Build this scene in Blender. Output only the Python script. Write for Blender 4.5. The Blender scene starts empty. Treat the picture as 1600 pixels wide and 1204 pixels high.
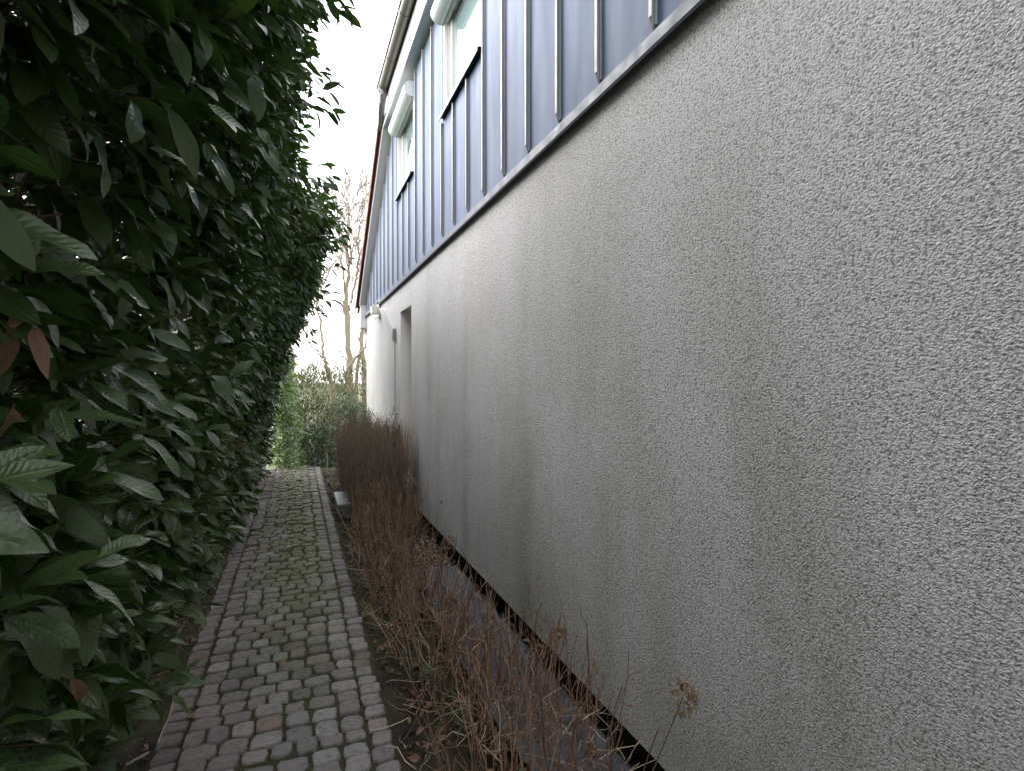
import bpy, bmesh, math, random
import numpy as np
from mathutils import Vector, Matrix

R = math.radians
rng = np.random.default_rng(7)
random.seed(7)
sc = bpy.context.scene
COL = sc.collection

# ---------------------------------------------------------------- camera
H = 1.6
F = 850.0
TH = math.atan(336.0 / F)
cd = bpy.data.cameras.new("camera")
cam = bpy.data.objects.new("camera", cd)
COL.objects.link(cam)
cam.location = (0, 0, H)
cd.sensor_fit = 'HORIZONTAL'
cd.sensor_width = 36.0
cd.lens = 36.0 * F / 1600.0
cd.clip_start = 0.02
cd.clip_end = 2000
cam.rotation_euler = (R(90 - 0.45), 0, -TH)
sc.camera = cam

# ---------------------------------------------------------------- world (bright overcast winter sky)
SUN_EL, SUN_AZ = R(36), R(-28)
w = bpy.data.worlds.new("World")
sc.world = w
w.use_nodes = True
nt = w.node_tree
nt.nodes.clear()
out = nt.nodes.new("ShaderNodeOutputWorld")
bg = nt.nodes.new("ShaderNodeBackground")
sky = nt.nodes.new("ShaderNodeTexSky")
sky.sky_type = 'NISHITA'
sky.sun_disc = False
sky.sun_elevation = SUN_EL
sky.sun_rotation = SUN_AZ
sky.air_density = 1.2
sky.dust_density = 3.0
tc = nt.nodes.new("ShaderNodeTexCoord")
cn = nt.nodes.new("ShaderNodeTexNoise")
cn.inputs['Scale'].default_value = 2.2
cn.inputs['Detail'].default_value = 5
cr = nt.nodes.new("ShaderNodeMapRange")
cr.inputs['From Min'].default_value = 0.3
cr.inputs['From Max'].default_value = 0.7
cr.inputs['To Min'].default_value = 0.72
cr.inputs['To Max'].default_value = 0.94
mx = nt.nodes.new("ShaderNodeMix")
mx.data_type = 'RGBA'
nt.links.new(tc.outputs['Generated'], cn.inputs['Vector'])
nt.links.new(cn.outputs['Fac'], cr.inputs['Value'])
nt.links.new(cr.outputs['Result'], mx.inputs[0])
nt.links.new(sky.outputs['Color'], mx.inputs[6])
mx.inputs[7].default_value = (10.4, 10.4, 10.9, 1)
nt.links.new(mx.outputs[2], bg.inputs['Color'])
bg.inputs['Strength'].default_value = 0.105
nt.links.new(bg.outputs['Background'], out.inputs['Surface'])

sd = bpy.data.lights.new("sun", 'SUN')
sd.energy = 1.5
sd.angle = R(30)
sd.color = (1.0, 0.975, 0.95)
so = bpy.data.objects.new("sun", sd)
COL.objects.link(so)
# direction to the sun
az = SUN_AZ
dsun = Vector((math.sin(az) * math.cos(SUN_EL), math.cos(az) * math.cos(SUN_EL), math.sin(SUN_EL)))
so.rotation_euler = dsun.to_track_quat('Z', 'Y').to_euler()

vs = sc.view_settings
vs.view_transform = 'Standard'
vs.look = 'None'
vs.gamma = 1
vs.use_curve_mapping = False
vs.exposure = 2.03

# ---------------------------------------------------------------- helpers
def tag(o, label=None, cat=None, group=None, kind=None):
    if label: o['label'] = label
    if cat: o['category'] = cat
    if group: o['group'] = group
    if kind: o['kind'] = kind
    return o

def empty(name, loc=(0, 0, 0)):
    o = bpy.data.objects.new(name, None)
    o.location = loc
    o.empty_display_size = 0.1
    COL.objects.link(o)
    return o

def link(name, me, mat=None, parent=None, kind=None):
    o = bpy.data.objects.new(name, me)
    if mat is not None and len(me.materials) == 0:
        me.materials.append(mat)
    COL.objects.link(o)
    if parent is not None:
        o.parent = parent
        # world-space geometry under a parent that may be moved
        o.matrix_parent_inverse = parent_inv(parent)
    if kind: o['kind'] = kind
    return o

def parent_inv(p):
    return Matrix.Translation(p.location).inverted() if p.type == 'EMPTY' else Matrix.Identity(4)

def npmesh(name, V, Fq, smooth=False, attrs=None):
    """V (n,3), Fq (m,4) or (m,3) index arrays or list of those"""
    me = bpy.data.meshes.new(name)
    V = np.asarray(V, dtype=np.float32)
    lists = Fq if isinstance(Fq, list) else [Fq]
    lists = [np.asarray(f, dtype=np.int32) for f in lists if len(f)]
    nl = sum(f.size for f in lists)
    nf = sum(len(f) for f in lists)
    me.vertices.add(len(V)); me.loops.add(nl); me.polygons.add(nf)
    me.vertices.foreach_set("co", V.ravel())
    me.loops.foreach_set("vertex_index", np.concatenate([f.ravel() for f in lists]))
    tot = np.concatenate([np.full(len(f), f.shape[1], np.int32) for f in lists])
    st = np.concatenate([[0], np.cumsum(tot)[:-1]]).astype(np.int32)
    me.polygons.foreach_set("loop_start", st)
    try: me.polygons.foreach_set("loop_total", tot)
    except Exception: pass
    if smooth:
        me.polygons.foreach_set("use_smooth", np.ones(nf, bool))
    if attrs:
        for k, a in attrs.items():
            at = me.attributes.new(k, 'FLOAT', 'POINT')
            at.data.foreach_set("value", np.asarray(a, np.float32))
    me.update(calc_edges=True)
    me.validate()
    return me

class MB:
    def __init__(s): s.v = []; s.f = []
    def add(s, vs_, fs):
        b = len(s.v); s.v += [tuple(p) for p in vs_]; s.f += [tuple(i + b for i in f) for f in fs]; return s
    def box(s, x0, x1, y0, y1, z0, z1):
        return s.add([(x0,y0,z0),(x1,y0,z0),(x1,y1,z0),(x0,y1,z0),(x0,y0,z1),(x1,y0,z1),(x1,y1,z1),(x0,y1,z1)],
                     [(0,3,2,1),(4,5,6,7),(0,1,5,4),(1,2,6,5),(2,3,7,6),(3,0,4,7)])
    def prism_y(s, prof, y0, y1):
        """profile list of (x,z) counter-clockwise, extruded along y"""
        n = len(prof)
        v = [(x, y0, z) for x, z in prof] + [(x, y1, z) for x, z in prof]
        f = [(i, (i+1) % n, n + (i+1) % n, n + i) for i in range(n)]
        return s.add(v, f + [tuple(range(n))[::-1], tuple(range(n, 2*n))])
    def prism_x(s, prof, x0, x1):
        """profile list of (y,z), extruded along x"""
        n = len(prof)
        v = [(x0, y, z) for y, z in prof] + [(x1, y, z) for y, z in prof]
        f = [(i, (i+1) % n, n + (i+1) % n, n + i) for i in range(n)]
        return s.add(v, f + [tuple(range(n))[::-1], tuple(range(n, 2*n))])
    def tube(s, pts, rad, K=10):
        pts = [Vector(p) for p in pts]
        rr = rad if isinstance(rad, (list, tuple)) else [rad] * len(pts)
        b = len(s.v)
        for i, p in enumerate(pts):
            d = (pts[min(i+1, len(pts)-1)] - pts[max(i-1, 0)]).normalized()
            a = d.cross(Vector((0.13, 0.2, 1)) if abs(d.z) < .9 else Vector((1, 0.1, 0))).normalized()
            c = d.cross(a)
            for k in range(K):
                t = 2*math.pi*k/K
                s.v.append(tuple(p + (a*math.cos(t) + c*math.sin(t))*rr[i]))
        for i in range(len(pts)-1):
            for k in range(K):
                s.f.append((b+i*K+k, b+i*K+(k+1) % K, b+(i+1)*K+(k+1) % K, b+(i+1)*K+k))
        s.f.append(tuple(b+k for k in range(K))[::-1])
        s.f.append(tuple(b+(len(pts)-1)*K+k for k in range(K)))
        return s
    def build(s, name, mat, parent=None, bevel=0, smooth=False, kind=None):
        me = bpy.data.meshes.new(name)
        me.from_pydata(s.v, [], s.f)
        bm = bmesh.new(); bm.from_mesh(me)
        bmesh.ops.recalc_face_normals(bm, faces=bm.faces)
        if bevel:
            es = [e for e in bm.edges if len(e.link_faces) == 2 and e.calc_face_angle(0) > 0.6]
            bmesh.ops.bevel(bm, geom=es, offset=bevel, segments=2, affect='EDGES', clamp_overlap=True)
        bm.to_mesh(me); bm.free()
        if smooth:
            me.polygons.foreach_set("use_smooth", [True]*len(me.polygons))
            me.set_sharp_from_angle(angle=R(38))
        return link(name, me, mat, parent, kind)

def tubes(P, Rd, K=4):
    """P (N,S,3) polylines, Rd (N,S) radii -> verts, quads"""
    P = np.asarray(P, float); Rd = np.asarray(Rd, float)
    N, S, _ = P.shape
    T = np.gradient(P, axis=1)
    T /= np.linalg.norm(T, axis=2, keepdims=True) + 1e-9
    ref = np.zeros_like(T); ref[..., 0] = 0.31; ref[..., 1] = 0.95
    A = np.cross(T, ref); A /= np.linalg.norm(A, axis=2, keepdims=True) + 1e-9
    B = np.cross(T, A)
    t = np.arange(K) * 2*math.pi/K
    V = P[:, :, None, :] + Rd[:, :, None, None] * (A[:, :, None, :]*np.cos(t)[None, None, :, None] + B[:, :, None, :]*np.sin(t)[None, None, :, None])
    idx = np.arange(N*S*K).reshape(N, S, K)
    a = idx[:, :-1, :]; b = idx[:, 1:, :]
    q = np.stack([a, np.roll(a, -1, 2), np.roll(b, -1, 2), b], -1).reshape(-1, 4)
    return V.reshape(-1, 3), q

def merge(parts):
    Vs, Fs, off = [], [], 0
    for V, Fq in parts:
        Vs.append(V); Fs.append(Fq + off); off += len(V)
    return np.concatenate(Vs), np.concatenate(Fs)

def vnoise(p, seed=0):
    """cheap smooth value noise on (n,3)"""
    p = np.asarray(p, float)
    i = np.floor(p).astype(np.int64); f = p - i; u = f*f*(3-2*f)
    def h(a, b, c):
        n = (a*73856093) ^ (b*19349663) ^ (c*83492791) ^ (seed*2654435)
        n = (n ^ (n >> 13)) * 1274126177 & 0x7fffffff
        return ((n ^ (n >> 16)) & 0xffff) / 65535.0
    r = 0
    for dx in (0, 1):
        for dy in (0, 1):
            for dz in (0, 1):
                wgt = (u[:, 0] if dx else 1-u[:, 0])*(u[:, 1] if dy else 1-u[:, 1])*(u[:, 2] if dz else 1-u[:, 2])
                r = r + wgt*h(i[:, 0]+dx, i[:, 1]+dy, i[:, 2]+dz)
    return r

def project(P):
    """world -> pixel in the 1600 wide frame and depth (used only to rank which leaves and stones are built singly)"""
    P = np.asarray(P, float)
    c, s = math.cos(TH), math.sin(TH)
    L = P[..., 0]*c - P[..., 1]*s
    D = P[..., 0]*s + P[..., 1]*c
    Dd = np.where(np.abs(D) < 1e-3, 1e-3, D)
    return 800 + F*L/Dd, 594 - F*(P[..., 2]-H)/Dd, D

# ---------------------------------------------------------------- materials
class NT:
    def __init__(s, name):
        s.m = bpy.data.materials.new(name); s.m.use_nodes = True
        s.t = s.m.node_tree
        s.p = s.t.nodes['Principled BSDF']
    def n(s, typ, **kw):
        nd = s.t.nodes.new(typ)
        for k, v in kw.items():
            if k.startswith('_'): setattr(nd, k[1:], v)
            else: nd.inputs[k.replace('_', ' ')].default_value = v
        return nd
    def l(s, a, b): s.t.links.new(a, b)
    def obj(s): return s.n('ShaderNodeTexCoord').outputs['Object']
    def geo(s): return s.n('ShaderNodeNewGeometry').outputs['Position']
    def mapping(s, vec, scale=(1, 1, 1), loc=(0, 0, 0)):
        m = s.n('ShaderNodeMapping'); m.inputs['Scale'].default_value = scale; m.inputs['Location'].default_value = loc
        s.l(vec, m.inputs['Vector']); return m.outputs['Vector']
    def noise(s, vec, scale, detail=4, rough=.55, dist=0):
        n = s.n('ShaderNodeTexNoise'); n.inputs['Scale'].default_value = scale; n.inputs['Detail'].default_value = detail
        n.inputs['Roughness'].default_value = rough; n.inputs['Distortion'].default_value = dist
        s.l(vec, n.inputs['Vector']); return n.outputs['Fac']
    def rng(s, v, a, b, c=0., d=1.):
        n = s.n('ShaderNodeMapRange'); n.inputs['From Min'].default_value = a; n.inputs['From Max'].default_value = b
        n.inputs['To Min'].default_value = c; n.inputs['To Max'].default_value = d
        s.l(v, n.inputs['Value']); return n.outputs['Result']
    def mix(s, f, a, b, blend='MIX'):
        n = s.n('ShaderNodeMix'); n.data_type = 'RGBA'; n.blend_type = blend
        for sock, val in ((n.inputs[0], f), (n.inputs[6], a), (n.inputs[7], b)):
            if isinstance(val, (int, float)): sock.default_value = val
            elif isinstance(val, (tuple, list)): sock.default_value = (*val[:3], 1)
            else: s.l(val, sock)
        return n.outputs[2]
    def math(s, op, a, b=0.):
        n = s.n('ShaderNodeMath'); n.operation = op
        for sock, val in ((n.inputs[0], a), (n.inputs[1], b)):
            if isinstance(val, (int, float)): sock.default_value = val
            else: s.l(val, sock)
        return n.outputs[0]
    def bump(s, h, dist, strength=1., normal=None):
        n = s.n('ShaderNodeBump'); n.inputs['Distance'].default_value = dist; n.inputs['Strength'].default_value = strength
        s.l(h, n.inputs['Height'])
        if normal is not None: s.l(normal, n.inputs['Normal'])
        s.l(n.outputs['Normal'], s.p.inputs['Normal']); return n.outputs['Normal']
    def base(s, c):
        if isinstance(c, (tuple, list)): s.p.inputs['Base Color'].default_value = (*c[:3], 1)
        else: s.l(c, s.p.inputs['Base Color'])
    def set(s, **kw):
        for k, v in kw.items():
            sock = s.p.inputs[k.replace('_', ' ')]
            if isinstance(v, (int, float)): sock.default_value = v
            else: s.l(v, sock)
        return s
    def attr(s, name):
        n = s.n('ShaderNodeAttribute'); n.attribute_name = name; return n.outputs['Fac']

def m_stucco():
    t = NT('coarse_stucco'); g = t.geo()
    sep = t.n('ShaderNodeSeparateXYZ'); t.l(g, sep.inputs[0]); Y, Z = sep.outputs[1], sep.outputs[2]
    grain = t.noise(t.mapping(g, (1, .85, 1.1)), 132, 3, .62, .35)
    v = t.n('ShaderNodeTexVoronoi'); v.inputs['Scale'].default_value = 185; t.l(g, v.inputs['Vector'])
    big = t.noise(g, 1.1, 4, .6)
    streak = t.noise(t.mapping(g, (1, 1.5, .4)), 1.0, 5, .62)
    fine = t.noise(t.mapping(g, (1, 24, .5)), 1.0, 4, .6)
    hgt = t.math('ADD', t.math('MULTIPLY', grain, 1.0), t.math('MULTIPLY', v.outputs['Distance'], .45))
    t.bump(hgt, .0085, 1.0)
    col = t.mix(t.rng(big, .35, .68), (.78, .775, .785), (.72, .715, .72))
    # damp grey weathering streaks running down
    col = t.mix(t.math('MULTIPLY', t.rng(streak, .48, .75), .30), col, (.46, .46, .44))
    col = t.mix(t.math('MULTIPLY', t.rng(fine, .5, .75), .10), col, (.28, .29, .25))
    # algae in bands, then a darker grey tone, both stronger lower down
    alg = t.noise(t.mapping(g, (1, 1.5, .7), (3.1, 7.7, 1.3)), 1.0, 5, .62)
    low = t.rng(Z, 2.8, .2, 0, 1)
    am = t.math('MULTIPLY', t.rng(alg, .46, .70), low)
    col = t.mix(t.math('MULTIPLY', am, .6), col, (.235, .26, .14))
    col = t.mix(t.math('MULTIPLY', t.rng(Z, 1.3, .15), t.rng(big, .3, .6, .25, .5)), col, (.27, .28, .24))
    # two plain drip streaks
    for y0, wd, st in ((4.35, .20, .42), (3.1, .3, .35), (1.25, .4, .4), (5.7, .22, .3)):
        d = t.math('ABSOLUTE', t.math('SUBTRACT', t.math('ADD', Y, t.math('MULTIPLY', t.math('SUBTRACT', big, .5), .25)), y0))
        b = t.rng(d, wd, 0, 0, 1)
        b = t.math('MULTIPLY', b, t.math('MULTIPLY', b, t.rng(alg, .35, .6, .3, 1)))
        zz = t.rng(Z, 2.6, .3, .12, 1)
        col = t.mix(t.math('MULTIPLY', t.math('MULTIPLY', b, zz), st), col, (.17, .185, .09))
    # darker pits and lighter grain tops of the render
    col = t.mix(t.rng(grain, .52, .36, 0, .72), col, (.15, .14, .115))
    col = t.mix(t.rng(grain, .56, .66, 0, .5), col, (.78, .77, .76))
    t.base(col); t.set(Roughness=.95); t.p.inputs['Specular IOR Level'].default_value = .2
    return t.m

def m_paint(name, c, rough=.5, metal=0, var=.12, bscale=30, bdist=.0004, dirt=None):
    t = NT(name); g = t.geo()
    n = t.noise(g, 3.5, 5, .6)
    c2 = tuple(x*(1-var*2) for x in c)
    col = t.mix(t.rng(n, .3, .7), c, c2)
    if dirt:
        d = t.noise(t.mapping(g, (9, 9, 1.2)), 1, 5, .65)
        col = t.mix(t.rng(d, .48, .75, 0, .5), col, dirt)
    t.base(col); t.set(Metallic=metal, Roughness=t.rng(t.noise(g, 11, 4), .3, .7, rough*.85, min(1, rough*1.15)))
    t.bump(t.noise(g, bscale, 3), bdist, .6)
    return t.m

def m_zinc(name, c, seed=0):
    t = NT(name); g = t.geo()
    oi = t.n('ShaderNodeObjectInfo')
    n = t.noise(t.mapping(g, (1, 5, .7), (seed, 0, 0)), 1.3, 5, .6)
    n2 = t.noise(t.mapping(g, (1, 30, 1.2)), 1, 3, .5)
    c1 = c; c2 = tuple(x*.84 for x in c); c3 = (c[0]*1.10, c[1]*.99, c[2]*.93)
    col = t.mix(t.rng(n, .3, .7), c1, c2)
    col = t.mix(t.rng(oi.outputs['Random'], 0, 1, 0, .45), col, c3)
    col = t.mix(t.rng(n2, .45, .8, 0, .3), col, tuple(x*1.15 for x in c))
    t.base(col)
    t.set(Metallic=.0, Roughness=t.rng(n, .3, .7, .62, .78)); t.p.inputs['Specular IOR Level'].default_value = .12
    t.bump(t.noise(t.mapping(g, (1, 2.2, 1.1)), 2.2, 3), .012, .45)
    return t.m

def lat0(t, ax):
    return t.math('SINE', t.math('MULTIPLY', t.math('SUBTRACT', t.attr('along'), t.math('MULTIPLY', ax, .13)), 75.))

def m_leaf(name, dark, lite, back, gloss=.33, trans=.12, young=(.11, .17, .03)):
    t = NT(name); tint = t.attr('tint'); ax = t.attr('across')
    g = t.geo()
    n = t.noise(g, 26, 3)
    col = t.mix(t.rng(tint, 0, .9), dark, lite)
    col = t.mix(t.rng(tint, .93, .97), col, young)
    col = t.mix(t.rng(n, .42, .75, 0, .35), col, tuple(x*.6 for x in lite))
    col = t.mix(t.rng(lat0(t, ax), .85, .99, 0, .12), col, tuple(min(1, x*1.8) for x in lite))
    col = t.mix(t.rng(ax, .10, .02, 0, .6), col, tuple(min(1, x*2.4) for x in lite))
    geo = t.n('ShaderNodeNewGeometry')
    col = t.mix(geo.outputs['Backfacing'], col, back)
    t.base(col)
    t.set(Roughness=t.rng(n, .3, .7, gloss*.8, gloss*1.5))
    t.p.inputs['Specular IOR Level'].default_value = .5
    al = t.attr('along'); veins = t.noise(g, 150, 2)
    lat = t.math('SINE', t.math('MULTIPLY', t.math('SUBTRACT', al, t.math('MULTIPLY', ax, .13)), 75.))
    veins = t.math('ADD', veins, t.math('MULTIPLY', lat, .35))
    t.bump(t.math('ADD', t.math('MULTIPLY', veins, .6), t.rng(ax, .22, 0, 0, -1.)), .0012, .7)
    tr = t.n('ShaderNodeBsdfTranslucent')
    t.l(t.mix(.5, col, (lite[0]*2.6, lite[1]*3.0, lite[2]*1.2)), tr.inputs['Color'])
    ms = t.n('ShaderNodeMixShader'); ms.inputs[0].default_value = trans
    t.l(t.p.outputs[0], ms.inputs[1]); t.l(tr.outputs[0], ms.inputs[2])
    t.l(ms.outputs[0], t.t.nodes['Material Output'].inputs['Surface'])
    return t.m

def m_bark(name, a, b, scale=20, bd=.004):
    t = NT(name); g = t.geo(); n = t.noise(g, scale, 5, .65); n2 = t.noise(g, 2.5, 3)
    col = t.mix(t.rng(n, .3, .7), a, b)
    col = t.mix(t.rng(n2, .5, .7, 0, .5), col, tuple(x*.7 for x in b))
    t.base(col); t.set(Roughness=.85); t.bump(n, bd, .8); return t.m

def m_twig(name, a, b, cc):
    t = NT(name); ti = t.attr('tint'); g = t.geo()
    col = t.mix(t.rng(ti, 0, .6), a, b); col = t.mix(t.rng(ti, .75, .95), col, cc)
    col = t.mix(t.rng(t.noise(g, 40, 3), .4, .7, 0, .4), col, tuple(x*.5 for x in b))
    t.base(col); t.set(Roughness=.7); return t.m

def m_sett():
    t = NT('granite_sett'); g = t.geo(); ti = t.attr('tint'); t2 = t.attr('warm')
    sep = t.n('ShaderNodeSeparateXYZ'); t.l(g, sep.inputs[0]); X, Y = sep.outputs[0], sep.outputs[1]
    sp = t.noise(g, 380, 2, .7); md = t.noise(g, 34, 4, .6)
    col = t.mix(ti, (.13, .124, .12), (.44, .42, .40))
    col = t.mix(t.math('MULTIPLY', t2, .65), col, (.21, .12, .078))
    # the left-hand courses carry reddish earth
    lf = t.rng(X, -.12, -.5, 0, .55)
    col = t.mix(lf, col, (.15, .11, .092))
    col = t.mix(t.rng(sp, .40, .62, .42, 0), col, (.035, .035, .04))
    col = t.mix(t.rng(sp, .60, .75, 0, .45), col, (.50, .50, .50))
    col = t.mix(t.rng(md, .5, .72, 0, .5), col, (.07, .065, .055))
    # moss creeping over the stones, thickest in the middle of the far stretch
    mo = t.noise(g, 3.2, 5, .7); m3 = t.noise(g, 38, 4, .7)
    cen = t.rng(t.math('ABSOLUTE', t.math('SUBTRACT', X, -.02)), .45, .08, 0, 1)
    far = t.rng(Y, 2.6, 5.0, .08, 1)
    amt = t.math('MULTIPLY', t.math('MULTIPLY', cen, far), t.rng(mo, .30, .50))
    amt = t.math('MULTIPLY', amt, t.rng(m3, .32, .52))
    col = t.mix(amt, col, t.mix(t.rng(m3, .4, .7), (.06, .078, .014), (.15, .17, .035)))
    t.base(col); t.set(Roughness=t.rng(md, .3, .7, .5, .82))
    t.bump(t.math('ADD', md, t.math('MULTIPLY', sp, .35)), .006, .9)
    return t.m

def m_soil(name, a, b, moss=0, c=None):
    t = NT(name); g = t.geo(); n = t.noise(g, 9, 6, .7); f = t.noise(g, 90, 4, .7); m = t.noise(g, 2.6, 5, .65)
    col = t.mix(t.rng(n, .3, .7), a, b)
    col = t.mix(t.rng(f, .55, .75, 0, .6), col, tuple(min(1, x*2.2) for x in b))
    if name.startswith('mossy'):
        sp_ = t.n('ShaderNodeSeparateXYZ'); t.l(g, sp_.inputs[0])
        moss = t.math('MULTIPLY', t.rng(sp_.outputs[1], 2.4, 5.5, .35, .9), t.rng(t.math('ABSOLUTE', sp_.outputs[0]), .5, .25, .4, 1))
    if not isinstance(moss, (int, float)) or moss: col = t.mix(t.math('MULTIPLY', t.rng(m, .36, .54), moss), col, t.mix(t.rng(f, .4, .6), (.045, .06, .011), (.11, .13, .026)))
    t.base(col); t.set(Roughness=.95); t.bump(t.math('ADD', n, t.math('MULTIPLY', f, .5)), .02, .9); return t.m

M = dict(
    stucco=m_stucco(),
    plinth=m_paint('black_bitumen', (.012, .012, .013), .8),
    zinc=m_zinc('blue_grey_zinc', (.165, .22, .33)),
    seam=m_paint('grey_zinc_seam', (.40, .40, .40), .6, 0, .08),
    flash=m_paint('zinc_flashing', (.085, .105, .145), .6, .1, .1),
    reveal=m_paint('smooth_cream_plaster', (.78, .75, .70), .8, 0, .03, 200, .0008, dirt=(.6, .57, .5)),
    shadow=m_paint('gap_shade_and_roof_black', (.03, .03, .032), .8),  # near black: painted shade in the cladding's top gap; roof shares it
    white=m_paint('white_coated_board', (.80, .80, .79), .45, 0, .02),
    soffit=m_paint('cream_board', (.84, .80, .75), .5, 0, .03, dirt=(.72, .67, .62)),
    soffit_grey=m_paint('grey_soffit', (.56, .58, .58), .5, 0, .05),
    frame=m_paint('ivory_frame', (.80, .79, .74), .35, 0, .02),
    shutter=m_paint('white_shutter_box', (.74, .78, .78), .3, 0, .02),
    gutter=m_paint('weathered_zinc_gutter', (.20, .185, .18), .42, .5, .1, dirt=(.18, .15, .14)),
    tile=m_paint('red_clay_tile', (.22, .075, .05), .75, 0, .15, 40, .002, dirt=(.10, .05, .04)),
    bark=m_bark('pale_bark', (.30, .25, .17), (.20, .165, .11)),
    twigbark=m_bark('fine_twig_bark', (.34, .29, .23), (.26, .22, .175)),
    hedgewood=m_bark('hedge_wood', (.15, .10, .065), (.08, .055, .035), 40, .002),
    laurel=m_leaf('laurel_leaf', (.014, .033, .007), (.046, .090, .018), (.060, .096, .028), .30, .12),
    laurel_lit=m_leaf('painted_sunlit_laurel_leaf', (.045, .09, .022), (.11, .18, .05), (.11, .15, .06), .30, .2),  # lighter copy of the laurel leaf, sunlight painted into its colour
    bamboo=m_leaf('bamboo_leaf', (.03, .04, .013), (.07, .08, .03), (.06, .07, .03), .5, .2, (.42, .24, .12)),
    rhodo=m_leaf('dull_shrub_leaf', (.025, .045, .025), (.06, .09, .05), (.07, .10, .06), .45, .1),
    ever=m_leaf('small_evergreen_leaf', (.03, .05, .03), (.06, .09, .05), (.07, .1, .06), .45, .1),
    weed=m_leaf('ground_plant_leaf', (.02, .045, .015), (.05, .09, .03), (.05, .08, .03), .4, .15),
    dead=m_leaf('dead_leaf', (.10, .05, .028), (.22, .12, .07), (.24, .14, .09), .6, .15, (.4, .27, .16)),
    petal=m_leaf('dry_petal', (.11, .07, .048), (.25, .17, .12), (.24, .17, .12), .7, .25, (.5, .42, .32)),
    cane=m_twig('dry_cane', (.085, .048, .034), (.30, .185, .125), (.60, .49, .36)),
    brush=m_twig('brown_brush_twig', (.15, .11, .085), (.38, .29, .22), (.20, .22, .10)),
    sett=m_sett(),
    joint=m_soil('mossy_joint_earth', (.024, .017, .012), (.05, .038, .025), .8),
    soil=m_soil('garden_soil', (.022, .016, .012), (.045, .033, .025), .25),
    lower=m_soil('lower_garden_ground', (.04, .05, .02), (.07, .08, .03), .6),
    stone=m_paint('concrete_block', (.17, .17, .16), .85, 0, .2, 60, .002, dirt=(.08, .09, .05)),
    lid=m_paint('pale_metal_lid', (.30, .34, .32), .35, .3, .1, dirt=(.25, .28, .22)),
    stake=m_paint('pale_post', (.62, .62, .60), .5, 0, .1),
    pebble=m_paint('pale_pebble', (.42, .39, .34), .8, 0, .15),
    metal=m_paint('dull_steel', (.35, .35, .35), .35, .8, .1),
)

def m_membrane():
    t = NT('slate_blue_membrane'); g = t.geo(); n = t.noise(g, 14, 5, .6, .6); d = t.noise(g, 5, 5, .6)
    wv = t.noise(t.mapping(g, (30, 4, 4)), 1, 4, .6)
    col = t.mix(t.rng(d, .4, .7), (.085, .09, .10), (.055, .058, .066)); col = t.mix(t.rng(n, .5, .7, 0, .6), col, (.03, .025, .02))
    t.base(col); t.set(Roughness=.55); t.bump(t.math('ADD', wv, n), .012, .8); return t.m
M['membrane'] = m_membrane()

def m_glass():
    t = NT('window_glass'); t.base((.30, .42, .43)); t.set(Roughness=.03, Metallic=0.)
    t.p.inputs['IOR'].default_value = 1.9
    t.p.inputs['Coat Weight'].default_value = 1.0
    t.p.inputs['Coat Roughness'].default_value = .02
    t.p.inputs['Coat IOR'].default_value = 1.7
    t.bump(t.noise(t.geo(), 1.5, 2), .002, .3)
    return t.m
M['glass'] = m_glass()

# ================================================================ THE PLACE
W = 1.301          # face of the stucco wall
YF = 11.23         # far corner of the house
YN = -7.0
HB = 0.12
ZC = 2.881         # bottom edge of the cladding
ZE = 5.26          # underside of the level eave

def slopeZ(y):     # soffit height along the wall
    return ZE if y <= 8.05 else ZE - (y - 8.05)*.672

# ---------------- ground
def sheet(name, x0, x1, y0, y1, z, nx, ny, amp, mat, seed=0, fz=None, kind='structure'):
    xs = np.linspace(x0, x1, nx); ys = np.linspace(y0, y1, ny)
    X, Y = np.meshgrid(xs, ys)
    P = np.stack([X.ravel(), Y.ravel(), np.zeros(X.size)], 1)
    Z = z + amp*(vnoise(P*7, seed)-.5) + amp*.6*(vnoise(P*23, seed+1)-.5)
    if fz is not None: Z = Z + fz(P[:, 0], P[:, 1])
    P[:, 2] = Z
    i = np.arange((nx-1)*(ny-1)); r = i//(nx-1); c = i % (nx-1); a = r*nx+c
    q = np.stack([a, a+1, a+nx+1, a+nx], 1)
    return link(name, npmesh(name, P, q, True), mat, None, kind)

sheet('lower_ground', -300, 300, -300, 600, -.95, 60, 60, .02, M['lower'])
PL, PR = -.586, .397   # path edges
sheet('garden_bed', PR-.02, W+.35, -8, 10.9, -.03, 60, 480, .05, M['soil'], 3,
      lambda x, y: -.05*np.clip((x-1.0)/.3, 0, 1))
sheet('hedge_bed', -3.2, PL+.02, -8, 10.9, -.025, 60, 300, .05, M['soil'], 5)
MB().box(-3.2, W+.4, -8, 10.9, -.96, -.09).build('garden_terrace', M['soil'], kind='structure')
st = MB()
for k in range(4):
    st.box(PL, PR, 10.905+.32*k, 11.22+.32*k, -.96, -.17*(k+1))
st.build('garden_steps', M['stone'], kind='structure')

# ---------------- cobbled path
path = sheet('cobbled_path', PL-.01, PR+.01, -1.2, 10.9, -.012, 40, 500, .008, M['joint'], 9)

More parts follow.
